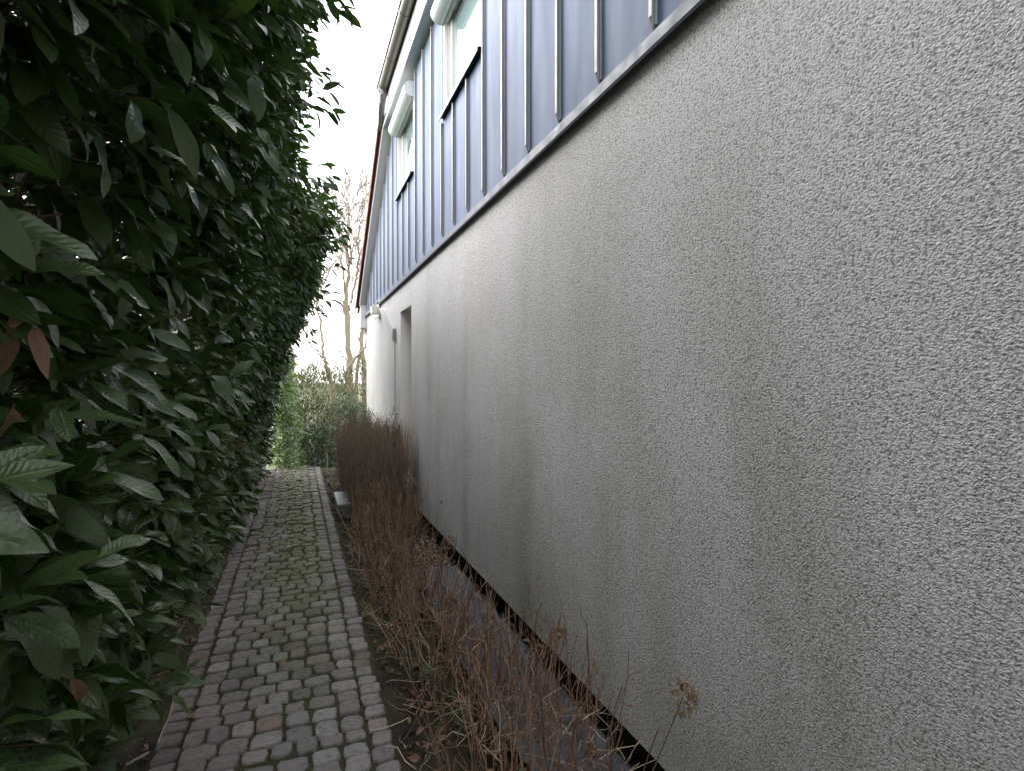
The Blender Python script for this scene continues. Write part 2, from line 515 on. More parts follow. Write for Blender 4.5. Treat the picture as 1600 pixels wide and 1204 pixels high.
def sett_mesh(cx, cy, sx, sy, rot, zt):
    """rounded irregular cube top with battered sides; returns verts, faces"""
    n = 16
    ang = np.arange(n)*2*math.pi/n + math.pi/12
    e = 8.0
    ca, sa = np.cos(ang), np.sin(ang)
    r = (np.abs(ca)**e + np.abs(sa)**e)**(-1/e)
    r = r*(1 + rng.normal(0, .036, n))*(1 - .09*rng.random()*np.cos(ang-rng.uniform(0, 6.28))**2)
    ox, oy = r*ca*sx/2, r*sa*sy/2
    # skew the block a little
    sk = rng.normal(0, .05)
    ox = ox + oy*sk; oy = oy*(1 + rng.normal(0, .05)*ca)
    rings = [(1.03, -.05), (1.0, zt-.009), (.955, zt-.0015), (.80, zt+.0005)]
    tilt = rng.normal(0, .02, 2)
    V = []
    for s, z in rings:
        x, y = ox*s, oy*s
        zz = z + (tilt[0]*x + tilt[1]*y if z > -.03 else x*0)
        V.append(np.stack([x, y, zz + (rng.normal(0, .0010, n) if z > -.03 else 0)], 1))
    V = np.concatenate(V + [np.array([[0, 0, zt+.002 + rng.normal(0, .001)]])])
    c, s_ = math.cos(rot), math.sin(rot)
    V = np.stack([V[:, 0]*c - V[:, 1]*s_ + cx, V[:, 0]*s_ + V[:, 1]*c + cy, V[:, 2]], 1)
    Q = []
    for k in range(3):
        for i in range(n):
            Q.append((k*n+i, k*n+(i+1) % n, (k+1)*n+(i+1) % n, (k+1)*n+i))
    T = [(3*n+i, 3*n+(i+1) % n, 4*n) for i in range(n)]
    return V, Q, T

stones = []
y = -1.1
row = 0
jx = 0.
while y < 10.84:
    pitch = .108 + rng.normal(0, .004)
    # inner field
    x = PL + .109 + rng.uniform(0, .006)
    xr = PR - .104
    n = 6 if row % 2 else 7
    wds = rng.uniform(.82, 1.2, n); wds = wds/wds.sum()*(xr-x)
    off = rng.normal(0, .003)
    bend = rng.normal(0, .006)
    for wd in wds:
        cx = x + wd/2
        cy = y + off + bend*math.sin(cx*5+row) + rng.normal(0, .004) + .02*math.sin(y*1.7+cx*2.5)
        if not (rng.random() < .012 and y > 4):
            stones.append((cx, cy, wd-.011, pitch-.010+rng.normal(0, .005), rng.normal(0, .035), rng.normal(.004, .0055)))
        x += wd
    # the right-hand edge course, laid on its own rhythm
    y += pitch
    row += 1
for side in (0, 1):
    y = -1.1
    while y < 10.80:
        L = rng.uniform(.088, .118)
        cx = (PR-.052) if side else (PL+.056)
        stones.append((cx + rng.normal(0, .004), y+L/2, .096 + rng.normal(0, .004), L-.010, rng.normal(0, .03), rng.normal(.004, .003)))
        y += L
S = []
for s_ in stones:
    V, Q, T = sett_mesh(*s_)
    warm = max(0., rng.normal(.0, .38)) if rng.random() < .6 else .12
    warm = min(1., warm*1.4)
    S.append((V, Q, T, float(np.clip(rng.beta(2, 2.2), 0, 1)), warm, s_))
px, py, D = project(np.array([(s[5][0], s[5][1], 0) for s in S]))
size = np.where((D > .5) & (px > -20) & (px < 1620) & (py < 1225), 1/np.maximum(D, .1), -1)
order = np.argsort(-size)
single = set(order[:300].tolist())
rest = [i for i in range(len(S)) if i not in single]
for i in order[:300]:
    V, Q, T, ti, wa, s_ = S[i]
    c = np.array([s_[0], s_[1], 0])
    me = npmesh('sett', V-c, [np.array(Q), np.array(T)], False, {'tint': np.full(len(V), ti), 'warm': np.full(len(V), wa)})
    o = link('sett', me, M['sett'], path)
    o.location = tuple(c)
VV, QQ, TT, A1, A2, off = [], [], [], [], [], 0
for i in rest:
    V, Q, T, ti, wa, s_ = S[i]
    VV.append(V); QQ.append(np.array(Q)+off); TT.append(np.array(T)+off); off += len(V)
    A1 += [ti]*len(V); A2 += [wa]*len(V)
link('far_setts', npmesh('far_setts', np.concatenate(VV), [np.concatenate(QQ), np.concatenate(TT)], False, {'tint': A1, 'warm': A2}), M['sett'], path, 'stuff')

# ---------------- the house
house = empty('house', (W, 3.5, 0))
tag(house, 'rendered house with blue grey standing seam zinc upper storey and stained pale stucco ground floor', 'house')

DY0, DY1, DZ = 6.63, 7.38, 2.525
wall = MB()
def q(a, b, c, d): wall.add([a, b, c, d], [(0, 1, 2, 3)])
X = W
zt = ZC + .1
q((X, YN, HB), (X, DY0, HB), (X, DY0, zt), (X, YN, zt))
q((X, DY0, DZ), (X, DY1, DZ), (X, DY1, zt), (X, DY0, zt))
q((X, DY1, HB), (X, YF, HB), (X, YF, zt), (X, DY1, zt))
q((X, YN, HB), (X+.12, YN, HB), (X+.12, YF, HB), (X, YF, HB))
q((X, YF, HB), (X+9, YF, HB), (X+9, YF, zt), (X, YF, zt))
q((X, YN, HB), (X+9, YN, HB), (X+9, YN, zt), (X, YN, zt))
wo = wall.build('stucco_wall', M['stucco'], house)
# smooth plastered reveal of the doorway
wall = MB()
q((X, DY0, HB), (X+.26, DY0, HB), (X+.26, DY0, DZ), (X, DY0, DZ))
q((X, DY1, HB), (X+.26, DY1, HB), (X+.26, DY1, DZ), (X, DY1, DZ))
q((X, DY0, DZ), (X+.26, DY0, DZ), (X+.26, DY1, DZ), (X, DY1, DZ))
wall.build('door_reveal', M['reveal'], house)
MB().box(X+.085, X+8.9, YN+.05, DY0-.01, -.9, HB-.002).box(X+.085, X+8.9, DY1+.01, YF-.06, -.9, HB-.002).box(X+.3, X+8.9, DY0-.01, DY1+.01, -.9, HB-.002).build('plinth', M['plinth'], house)
# core behind the cladding
core = MB()
prof = [(YN, ZC), (8.02, ZC), (YF-.01, ZC), (YF-.01, slopeZ(YF)+.02), (8.05, ZE-.01), (YN, ZE-.01)]
core.prism_x(prof, X+.13, X+8.9)
core.build('upper_wall_core', M['shadow'], house)
door = MB().box(X+.20, X+.25, DY0+.002, DY1-.002, .05, DZ-.002).build('side_door', M['frame'], house, .004)
MB().box(X+.185, X+.199, DY0+.12, DY1-.12, 1.25, DZ-.2).build('pane', M['glass'], door)
MB().tube([(X+.199, DY0+.07, 1.08), (X+.15, DY0+.07, 1.08), (X+.15, DY0+.18, 1.08)], .009, 8).build('handle', M['metal'], door)

# flashing strip at the foot of the cladding
fl = MB()
fl.prism_y([(X-.035, ZC), (X-.030, ZC-.012), (X-.020, ZC+.012), (X+.03, ZC+.02), (X+.03, ZC+.085), (X-.012, ZC+.062), (X-.035, ZC+.050)], YN, YF)
fl.build('drip_flashing', M['flash'], house)
MB().prism_y([(X-.016, ZC+.064), (X-.016, ZC+.058), (X+.03, ZC+.060), (X+.03, ZC+.11)], YN, YF-.01).build('starter_strip', M['seam'], house)

# windows: (y0, y1)
WIN = [(3.862, 5.05), (6.452, 7.60)]
WZ0, WZ1 = 4.085, 5.15
# cladding trays between the seams
PITCH = .4115
seams = [1.773 + PITCH*k for k in range(-13, 24)]
seams = [s for s in seams if YN < s < YF-.05]
edges = [YN] + seams + [YF-.004]
def tray(y0, y1, z0a, zt0, zt1):
    """one sheet from z0a up to a (possibly sloping) top, gently hollow so it catches light unevenly"""
    n = 6
    V = []
    amp = rng.uniform(.002, .006)
    m = 8
    for j in range(m+1):
        for i in range(n+1):
            u = i/n; yy = y0 + (y1-y0)*u
            top = zt0 + (zt1-zt0)*u
            zz = z0a + (top-z0a)*j/m
            xx = X - .004 - amp*math.sin(math.pi*u)*(.6+.4*math.sin(j*1.3+y0*7))
            V.append((xx, yy, zz))
    Q = [(j*(n+1)+i, j*(n+1)+i+1, (j+1)*(n+1)+i+1, (j+1)*(n+1)+i) for j in range(m) for i in range(n)]
    me = npmesh('cladding_panel', V, np.array(Q)[:, ::-1], True)
    return link('cladding_panel', me, M['zinc'], house)
def seam_rib(parent, ys, z0, z1, foot=True):
    mb = MB()
    d = .025; t = .010
    # standing seam: upright flange with a folded lip
    mb.prism_x
    y0 = ys - t/2; y1 = ys + t/2
    if foot:
        pr = [(X-.002, z0+.012), (X-d*.55, z0+.026), (X-d, z0+.058), (X-d, z1), (X-.002, z1)]
    else:
        pr = [(X-.002, z0), (X-d, z0), (X-d, z1), (X-.002, z1)]
    mb.prism_y(pr, y0, y1)
    mb.box(X-d-.0035, X-d+.0005, y0-.009, y1+.001, z0+(.060 if foot else 0), z1-.002)
    mb.box(X-.0135, X-.0015, y0-.012, y0-.001, z0+.03, z1-.004)
    return mb.build('standing_seam', M['seam'], parent)
ZB = ZC + .066
GAP = .055
def in_win(y):
    for w0, w1 in WIN:
        if w0-.03 < y < w1+.02: return (w0, w1)
    return None
for a, b in zip(edges[:-1], edges[1:]):
    segs = [(a, b, None)]
    for w0, w1 in WIN:
        new = []
        for (s, e, f) in segs:
            if e <= w0 or s >= w1: new.append((s, e, f)); continue
            if s < w0: new.append((s, w0, f))
            if e > w1: new.append((w1, e, f))
            new.append((max(s, w0), min(e, w1), 'win'))
        segs = new
    first = True
    for s, e, f in sorted(segs):
        if e - s < .004: continue
        if f == 'win':
            o = tray(s, e, ZB, WZ0-.03, WZ0-.03)
        else:
            o = tray(s, e, ZB, slopeZ(s)-GAP, slopeZ(e)-GAP)
        if first and a != YN:
            wn = in_win(a)
            edge_seam = any(abs(a-w0) < .03 for w0, w1 in WIN)
            if wn and not edge_seam:
                seam_rib(o, a, ZB, WZ0-.045)
            else:
                seam_rib(o, a, ZB, slopeZ(a+.01)-GAP+.0)
        first = False

def window(w0, w1):
    root = MB()
    # jamb frame (outer) set back behind the cladding
    x0, x1 = X+.035, X+.10
    zb, zt_ = WZ0+.01, WZ1
    fw = .055
    root.box(x0, x1, w0, w0+fw, zb, zt_).box(x0, x1, w1-fw, w1, zb, zt_)
    root.box(x0, x1, w0+fw, w1-fw, zb, zb+fw).box(x0, x1, w0+fw, w1-fw, zt_-fw, zt_)
    fr = root.build('window', M['frame'], house, .004)
    s = MB(); a, b = w0+fw+.004, w1-fw-.004; c, d = zb+fw+.004, zt_-fw-.004; sw = .06
    xx0, xx1 = X+.048, X+.092
    s.box(xx0, xx1, a, a+sw, c, d).box(xx0, xx1, b-sw, b, c, d).box(xx0, xx1, a+sw, b-sw, c, c+sw).box(xx0, xx1, a+sw, b-sw, d-sw, d)
    s.build('sash', M['frame'], fr, .004)
    MB().box(X+.066, X+.074, a+sw, b-sw, c+sw, d-sw).build('pane', M['glass'], fr)
    MB().prism_y([(X-.050, WZ0-.032), (X-.045, WZ0-.032), (X-.045, WZ0-.006), (X+.035, WZ0+.008), (X+.035, WZ0+.012), (X-.050, WZ0)], w0+.002, w1+.012).build('sill', M['flash'], fr)
    # jamb linings of the opening
    MB().box(X-.012, X+.034, w1-.001, w1+.010, WZ0+.012, 4.97).build('lining', M['flash'], fr)
    # shutter guide rails
    MB().box(X-.004, X+.033, w1-.032, w1-.004, WZ0+.013, 4.972).build('guide_rail', M['frame'], fr, .003)
    MB().box(X-.004, X+.033, w0+.004, w0+.032, WZ0+.013, 4.972).build('guide_rail', M['frame'], fr, .003)
    # half-round roller shutter box
    pr = []
    zc, rr = 5.065, .090
    for k in range(13):
        t = math.pi/2 + math.pi*k/12
        pr.append((X-.035 + rr*.95*math.cos(t), zc + rr*math.sin(t)))
    pr += [(X+.02, zc-rr), (X+.02, zc+rr)]
    sb = MB().prism_y(pr, w0+.004, w1+.03).build('shutter_box', M['shutter'], fr, smooth=True)
    MB().box(X-.03, X-.012, w0+.03, w1-.02, 4.958, 4.9745).box(X+.0, X+.030, w0+.03, w1-.034, 4.962, 4.9745).build('shutter_slat', M['soffit_grey'], fr)
for w0, w1 in WIN:
    window(w0, w1)

# eaves: soffit, fascia, verge boards
XO = 1.186
MB().box(XO, X+.02, YN, 8.04, ZE, ZE+.02).build('soffit', M['soffit_grey'], house)
MB().box(XO-.018, XO-.001, YN, 8.045, ZE-.006, 5.545).build('fascia', M['white'], house, .002)
tn = .672
vb = MB()
ve = 11.50
vb.prism_x([(8.05, ZE), (ve, ZE-(ve-8.05)*tn), (ve, ZE-(ve-8.05)*tn+.02), (8.05, ZE+.02)], XO, X+.02)
so_ = vb.build('soffit', M['soffit'], house); so_['label'] = 'cream sloping soffit board'
vf = MB()
def sl(y, d=0): return ZE-(y-8.05)*tn + d
vf.prism_x([(8.047, ZE-.006), (11.28, sl(11.28)-.006), (11.28, sl(11.28)+.12), (8.047, ZE+.12)], XO-.018, XO-.001)
vf.build('verge_board', M['white'], house)
# boxed eave end, white, with dark underside
zb = 2.66
MB().prism_x([(11.225, zb), (11.55, zb), (11.55, sl(11.55)+.07), (11.225, sl(11.225)-.01)], XO+.0, X+.10).build('eave_box', M['white'], house, .003)
MB().box(XO-.0, X+1.5, 11.24, 11.56, zb-.012, zb-.002).build('eave_soffit', M['soffit_grey'], house)
MB().tube([(X+.02+.1*k, 11.62, 2.80-.002*k) for k in range(80)], .065, 12).build('eaves_gutter', M['gutter'], house, smooth=True)
MB().tube([(X+.05, 11.60, 2.76), (X+.05, 11.60, 2.60), (X+.10, 11.40, 2.42), (X+.12, 11.33, 2.3), (X+.12, 11.33, -.8)], .045, 12).build('downpipe', M['gutter'], house, smooth=True)

# roofs: low upper roof over the tall part, clay tiles on the sloping part
MB().prism_y([(XO-.02, 5.55), (X+9.2, 5.55), (X+9.2, 5.66), (X+4.5, 6.9), (XO-.05, 5.64)], YN-.1, 7.93).build('upper_roof', M['shadow'], house)
rb = MB()
rb.prism_x([(7.94, 5.34+.05), (11.62, sl(11.62)+.13), (11.62, sl(11.62)+.16), (7.94, 5.43)], XO-.03, X+9)
roof = rb.build('tile_roof', M['tile'], house)
# the verge tiles, each a clay half-lap piece
L0 = math.hypot(1, tn); ux, uz = 1/L0, -tn/L0
k = 0; s0 = -.15
while True:
    yb = 7.80 + (s0+.0)*ux
    if yb > 11.5: break
    zb0 = sl(yb) + .185
    def P(a, n): return (yb + a*ux + n*(tn/L0), zb0 + a*uz + n*ux)
    tl = .36
    prf = [P(0, .012), P(tl, .030), P(tl, .050), P(0, .030)]
    mb = MB(); mb.prism_x(prf, XO-.075, XO+.16)
    prf2 = [P(0.002, -.085), P(tl-.005, -.068), P(tl-.005, .029), P(0.002, .011)]
    mb.prism_x(prf2, XO-.075, XO-.060)
    mb.build('tile', M['tile'], roof, .003)
    s0 += .335*1.0; k += 1

# gutter of the level eave with joints, end cap and elbow
XG, ZG, RG = 1.105, 5.615, .068
g = MB()
pr = []
for k in range(11):
    t = math.pi + math.pi*k/10
    pr.append((XG + RG*math.cos(t), ZG + RG*math.sin(t)))
for k in range(11):
    t = 2*math.pi - math.pi*k/10
    pr.append((XG + (RG-.004)*math.cos(t), ZG + (RG-.004)*math.sin(t)))
g.prism_y(pr, YN, 7.66)
g.tube([(XG-RG-.006, YN, ZG+.004), (XG-RG-.006, 7.70, ZG+.004)], .009, 8)
go = g.build('roof_gutter', M['gutter'], house, smooth=True)
for yj in (1.6, 3.3, 5.05, 5.95, 6.85, 7.52):
    pr2 = []
    for k in range(11):
        t = math.pi + math.pi*k/10; pr2.append((XG + (RG+.0045)*math.cos(t), ZG + (RG+.0045)*math.sin(t)))
    for k in range(11):
        t = 2*math.pi - math.pi*k/10; pr2.append((XG + (RG+.0005)*math.cos(t), ZG + (RG+.0005)*math.sin(t)))
    MB().prism_y(pr2, yj-.012, yj+.012).build('gutter_joint', M['gutter'], go)
MB().prism_y([(XG + RG*math.cos(math.pi+math.pi*k/10), ZG + RG*math.sin(math.pi+math.pi*k/10)) for k in range(11)], 7.661, 7.668).build('end_cap', M['gutter'], go)
MB().tube([(XG, 7.57, 5.57), (XG, 7.57, 5.50), (XG-.01, 7.63, 5.43), (XG+.0, 7.82, 5.38), (XG+.03, 8.05, 5.34), (XG+.03, 8.2, 5.30)], [.05, .045, .04, .038, .036, .034], 12).build('gutter_spout', M['gutter'], house, smooth=True)

# slanting zinc chute below the cladding and its bracket
ch = MB()
ch.prism_x([(9.19, 2.80), (8.55, 2.69), (7.745, 2.335), (7.78, 2.17)], X-.045, X-.002)
ch.build('drain_chute', M['seam'], house, .004)
MB().tube([(X-.012, 7.775, 2.17), (X-.012, 7.775, .1)], .006, 8).build('wall_strip', M['seam'], house)
MB().box(X-.13, X-.04, 9.32, 9.52, 2.73, 2.86).box(X-.035, X-.001, 9.25, 9.45, 2.66, 2.95).build('chute_bracket', M['frame'], house, .006)
MB().tube([(X-.004, 5.15, .43), (X+.02, 5.15, .43)], .016, 10).build('drain_outlet', M['plinth'], house)
MB().tube([(X-.012, 9.6, 2.70), (X-.05, 9.6, 2.66)], .01, 8).build('bolt', M['metal'], house)

# ---------------------------------------------------------------- foliage tools
def leaf_template(nst, hw, fold=.28, droop=.25, wave=.0, seed=0, pet=.10, pw=1.0):
    """a leaf lying along +x, length 1; returns V, Q, across"""
    r = np.random.default_rng(seed)
    ts = np.linspace(0, 1, nst)
    ts = np.concatenate([[0], pet + (1-pet)*ts])
    V, A = [], []
    for t in ts:
        u = max(0., (t-pet)/(1-pet))
        wv = hw*(math.sin(math.pi*min(1, u)**.92)**.68 if 0 < u < 1 else 0)*pw + .006
        if t < pet*.99: wv = .008
        zc = -droop*t*t
        wob = wave*math.sin(t*9+seed)
        for s, ax in ((-1, 1), (0, 0), (1, 1)):
            V.append((t, s*wv, zc + abs(s)*wv*fold + s*wob*wv)); A.append(ax if wv > .01 else .5)
    n = len(ts)
    Q = []
    for i in range(n-1):
        for k in (0, 1):
            a = i*3+k
            Q.append((a, a+3, a+4, a+1))
    return np.array(V), np.array(Q)[:, ::-1], np.array(A)

def frames(D, up=None, roll=None):
    """orthonormal frames with x=D, z close to up"""
    D = D/(np.linalg.norm(D, axis=1, keepdims=True)+1e-9)
    if up is None: up = np.tile([0, 0, 1.], (len(D), 1))
    Yv = np.cross(up, D); Yv /= np.linalg.norm(Yv, axis=1, keepdims=True)+1e-9
    Zv = np.cross(D, Yv)
    if roll is not None:
        c, s = np.cos(roll)[:, None], np.sin(roll)[:, None]
        Yv, Zv = Yv*c + Zv*s, Zv*c - Yv*s
    return np.stack([D, Yv, Zv], 2)   # columns

def scatter_leaves(name, P, Fm, size, temps, mat, parent, kind='stuff', tint=None):
    N = len(P)
    if tint is None: tint = rng.random(N)
    pick = rng.integers(0, len(temps), N)
    Vs, Qs, A, T, AL, off = [], [], [], [], [], 0
    for k, (V, Q, ax) in enumerate(temps):
        m = np.where(pick == k)[0]
        if not len(m): continue
        n = len(m); nv = len(V)
        W_ = np.einsum('nij,vj->nvi', Fm[m], V)*size[m][:, None, None] + P[m][:, None, :]
        Vs.append(W_.reshape(-1, 3))
        Qs.append((Q[None] + (np.arange(n)*nv)[:, None, None] + off).reshape(-1, 4)); off += n*nv
        A.append(np.tile(ax, n)); AL.append(np.tile(V[:, 0], n)); T.append(np.repeat(tint[m], nv))
    me = npmesh(name, np.concatenate(Vs), np.concatenate(Qs), True, {'across': np.concatenate(A), 'along': np.concatenate(AL), 'tint': np.concatenate(T)})
    return link(name, me, mat, parent, kind)

def unit(v): return v/(np.linalg.norm(v, axis=-1, keepdims=True)+1e-9)

def make_shoots(B, Dr, L, nleaf, spread=.9, base_t=.15, leaf_len=(.09, .14), out=None):
    """B base points, Dr directions, L lengths. Leaves spiral up each shoot. Returns shoot polylines, leaf pos, dirs, sizes, shoot id"""
    N = len(B); Dr = unit(Dr)
    S = 4
    t = np.linspace(0, 1, S)
    P = B[:, None, :] + Dr[:, None, :]*(L[:, None]*t)[..., None]
    P[..., 2] += (.12*L[:, None]*t*t)       # tips turn up
    side = unit(np.cross(Dr, np.tile([0, 0, 1.], (N, 1)) + rng.normal(0, .05, (N, 3))))
    up = np.cross(side, Dr)
    ids, LP, LD, LS = [], [], [], []
    ph0 = rng.uniform(0, 6.28, N)
    for k in range(nleaf):
        tk = base_t + (1-base_t)*(k/(nleaf-1))**.9
        ph = ph0 + k*2.4 + rng.normal(0, .25, N)
        c = B + Dr*(L*tk)[:, None]; c[:, 2] += .12*L*tk*tk
        rad = side*np.cos(ph)[:, None] + up*np.sin(ph)[:, None]
        fwd = .55 + .6*(k/(nleaf-1))
        d = unit(rad*spread + Dr*fwd + rng.normal(0, .15, (N, 3)))
        LP.append(c); LD.append(d); LS.append(rng.uniform(*leaf_len, N)*(1-.25*(k == nleaf-1))); ids.append(np.arange(N))
    return P, np.concatenate(LP), np.concatenate(LD), np.concatenate(LS), np.concatenate(ids)

# ---------------- the tall cherry laurel hedge
hedge = empty('laurel_hedge', (-1.1, 4.5, 0))
tag(hedge, 'tall dark glossy cherry laurel hedge leaning over the left side of the cobbled path', 'hedge')

zk = np.array([-.1, .3, 1.0, 1.6, 2.2, 2.7, 3.2, 3.8, 4.3])
near_x = np.array([-.60, -.50, -.47, -.42, -.32, -.23, -.13, -.01, .02])
far_x = np.array([-.62, -.50, -.44, -.38, -.17, .05, .26, .36, .36])
def face_x(Y, Z):
    a = np.interp(Z, zk, near_x); b = np.interp(Z, zk, far_x)
    f = np.clip((Y-5.3)/.9, 0, 1); f = f*f*(3-2*f)
    P = np.stack([np.zeros_like(Y), Y*1.6, Z*1.6], 1)
    x = a*(1-f) + b*f + .16*(vnoise(P, 3)-.5) + .10*(vnoise(P*2.7, 4)-.5)
    return x
def top_z(Y):
    base = np.interp(Y, [-3, 1.3, 3.0, 4.4, 5.3, 5.9, 7.2, 9, 11], [5.7, 5.5, 4.6, 4.3, 3.80, 3.65, 3.75, 3.7, 3.55])  # near end raised out of view to shade the near wall
    return base + .25*(vnoise(np.stack([Y*1.9, Y*0+3.3, Y*0], 1), 8)-.5)

NS = 10600
Y = rng.uniform(-4.4, 10.7, NS); Z = rng.uniform(.05, 1, NS)*(top_z(Y))
dep = np.abs(rng.exponential(.10, NS)); dep = np.clip(dep, 0, .6)
clump = vnoise(np.stack([Y*0, Y*2.6, Z*2.6], 1), 31) + .5*vnoise(np.stack([Y*0, Y*6, Z*6], 1), 32)
kp = rng.random(NS) < np.clip((clump-.40)*2.6, .16, 1)
Y, Z, dep = Y[kp], Z[kp], dep[kp]; NS = len(Y)
Xf = face_x(Y, Z) - .20 - .055*np.clip((1.6-Z)/1.0, 0, 1) - dep
Bp = np.stack([Xf, Y, Z], 1)
Dr = np.stack([np.ones(NS)*1.0, rng.normal(-.12, .42, NS), rng.normal(.22, .42, NS)], 1)
lowm = Z < .5
Dr[lowm, 2] = rng.normal(.25, .3, lowm.sum())
Ls = rng.uniform(.16, .34, NS)
shP, LP, LD, LSz, ids = make_shoots(Bp, Dr, Ls, 9, .85, .2, (.105, .165))
# top surface shoots
NT_ = 1100
Yt = rng.uniform(-4.4, 10.7, NT_); Xt = rng.uniform(-1.3, .0, NT_)
Zt = top_z(Yt) - .15
Xt = np.minimum(Xt, face_x(Yt, Zt)-.05)
Bt = np.stack([Xt, Yt, Zt], 1)
Dt = np.stack([rng.normal(.2, .4, NT_), rng.normal(0, .4, NT_), np.ones(NT_)], 1)
s2 = make_shoots(Bt, Dt, rng.uniform(.2, .4, NT_), 9, .8, .2, (.105, .16))
# far end surface
NE = 350
Ye = np.full(NE, 10.6) + rng.uniform(-.1, .15, NE); Ze = rng.uniform(.1, 3.5, NE); Xe = face_x(Ye, Ze) - rng.uniform(.1, 1.2, NE)
s3 = make_shoots(np.stack([Xe, Ye, Ze], 1), np.stack([rng.normal(.2, .4, NE), np.ones(NE), rng.normal(.2, .4, NE)], 1), rng.uniform(.2, .35, NE), 9, .85, .2, (.105, .16))
# reaching sprays that break the outline
ref = [(2.9, 3.55, .0), (3.6, 3.3, .05), (4.4, 3.1, .06), (6.1, 3.15, .33), (6.4, 2.95, .30), (6.9, 3.2, .36), (7.6, 2.8, .26), (8.4, 2.6, .2), (6.6, 3.4, .34), (3.3, 3.9, .1), (5.6, 3.4, .08), (9.3, 2.3, .12)]
NR = len(ref)*3
br = np.array([(x-.12+rng.normal(0, .04), y+rng.normal(0, .14), z+rng.normal(0, .1)) for (y, z, x) in ref for _ in range(3)])
s4 = make_shoots(br, np.stack([np.ones(NR), rng.normal(0, .35, NR), rng.normal(.15, .3, NR)], 1), rng.uniform(.26, .36, NR), 9, .6, .25, (.10, .14))
allP = np.concatenate([LP, s2[1], s3[1], s4[1]]); allD = np.concatenate([LD, s2[2], s3[2], s4[2]]); allS = np.concatenate([LSz, s2[3], s3[3], s4[3]])
# leaves sag a bit with their own weight
allD[:, 2] -= .18 + .10*allP[:, 2]; allD = unit(allD)
# keep out of the lens
keep = ~((np.abs(allP[:, 1]) < .75) & (allP[:, 0] > -.40)) & (allP[:, 2] > .01)
far_enough = np.linalg.norm(allP - np.array([0, 0, H]), axis=1) > .62
keep &= far_enough
keep &= ~(allP[:, 1] < .35) | (allP[:, 0] < -.45)
allP, allD, allS = allP[keep], allD[keep], allS[keep]
NL = len(allP)
upv = np.stack([rng.normal(.25, .35, NL), rng.normal(-.1, .35, NL), np.ones(NL)], 1)
FM = frames(allD, upv, rng.normal(0, .35, NL))
tintL = rng.random(NL)
tempsN = [leaf_template(9, .172*rng.uniform(.9, 1.15), rng.uniform(.12, .4), rng.uniform(.05, .38), rng.uniform(0, .3), s) for s in range(8)]
tempsF = [leaf_template(5, .172*rng.uniform(.9, 1.1), rng.uniform(.15, .4), rng.uniform(.05, .35), rng.uniform(0, .2), s+20) for s in range(6)]
# which leaves show largest
pxl, pyl, Dl = project(allP + allD*(allS*.5)[:, None])
dist = np.linalg.norm(allP - np.array([0, 0, H]), axis=1)
outness = allP[:, 0] - face_x(allP[:, 1], np.clip(allP[:, 2], 0, 4.3))
vis = (pxl > 0) & (pxl < 1600) & (pyl > 0) & (pyl < 1204) & (Dl > .3) & (outness > -.16)
score = np.where(vis, allS/np.maximum(dist, .3), -1)
od = np.argsort(-score)
big = od[:300]
meshes = []
for k, (V, Q, ax) in enumerate(tempsN):
    for j in range(3):
        meshes.append(npmesh('leaf', V, Q, True, {'across': ax, 'along': V[:, 0], 'tint': np.full(len(V), [.15, .5, .85][j])}))
        meshes[-1].materials.append(M['laurel'])
for i in big:
    o = bpy.data.objects.new('leaf', meshes[rng.integers(0, len(meshes))])
    COL.objects.link(o); o.parent = hedge; o.matrix_parent_inverse = Matrix.Translation(hedge.location).inverted()
    m3 = FM[i]*allS[i]
    o.matrix_basis = Matrix([[*m3[0], allP[i][0]], [*m3[1], allP[i][1]], [*m3[2], allP[i][2]], [0, 0, 0, 1]])
mask = np.ones(NL, bool); mask[big] = False
near = mask & (dist < 3.2); farm = mask & ~near
scatter_leaves('near_foliage', allP[near], FM[near], allS[near], tempsN, M['laurel'], hedge, tint=tintL[near])
scatter_leaves('foliage', allP[farm], FM[farm], allS[farm], tempsF, M['laurel'], hedge, tint=tintL[farm])
# deep interior leaves so no light leaks through
NI = 56000
Yi = rng.uniform(-7, 10.6, NI); Yi[:16000] = rng.uniform(-.6, 3.4, 16000); Zi = rng.uniform(.05, 1, NI)*(top_z(Yi)-.1); Xi = face_x(Yi, Zi) - .30 - rng.uniform(0, 1, NI)**.7*1.35  # runs on unseen behind the camera, added to darken the near wall
Pi = np.stack([Xi, Yi, Zi], 1)
Di = unit(rng.normal(0, 1, (NI, 3)) + [.3, 0, -.2])
scatter_leaves('inner_foliage', Pi, frames(Di, rng.normal(0, .5, (NI, 3)) + [0, 0, 1.]), rng.uniform(.10, .15, NI), tempsF[:3], M['laurel'], hedge)
# twigs of the shoots
pp = []
for P_, m_ in ((shP, None), (s2[0], None), (s3[0], None), (s4[0], None)):
    d0 = np.linalg.norm(P_[:, 0] - np.array([0, 0, H]), axis=1)
    okk = (d0 > .75) & ~((np.abs(P_[:, 0, 1]) < .6) & (P_[:, -1, 0] > -.40))
    P_ = P_[okk]
    rr = np.linspace(.0032, .0013, P_.shape[1])[None]*np.ones((len(P_), 1))
    pp.append(tubes(P_, rr, 3))
V_, Q_ = merge(pp)
link('twigs', npmesh('twigs', V_, Q_, True), M['hedgewood'], hedge, 'stuff')
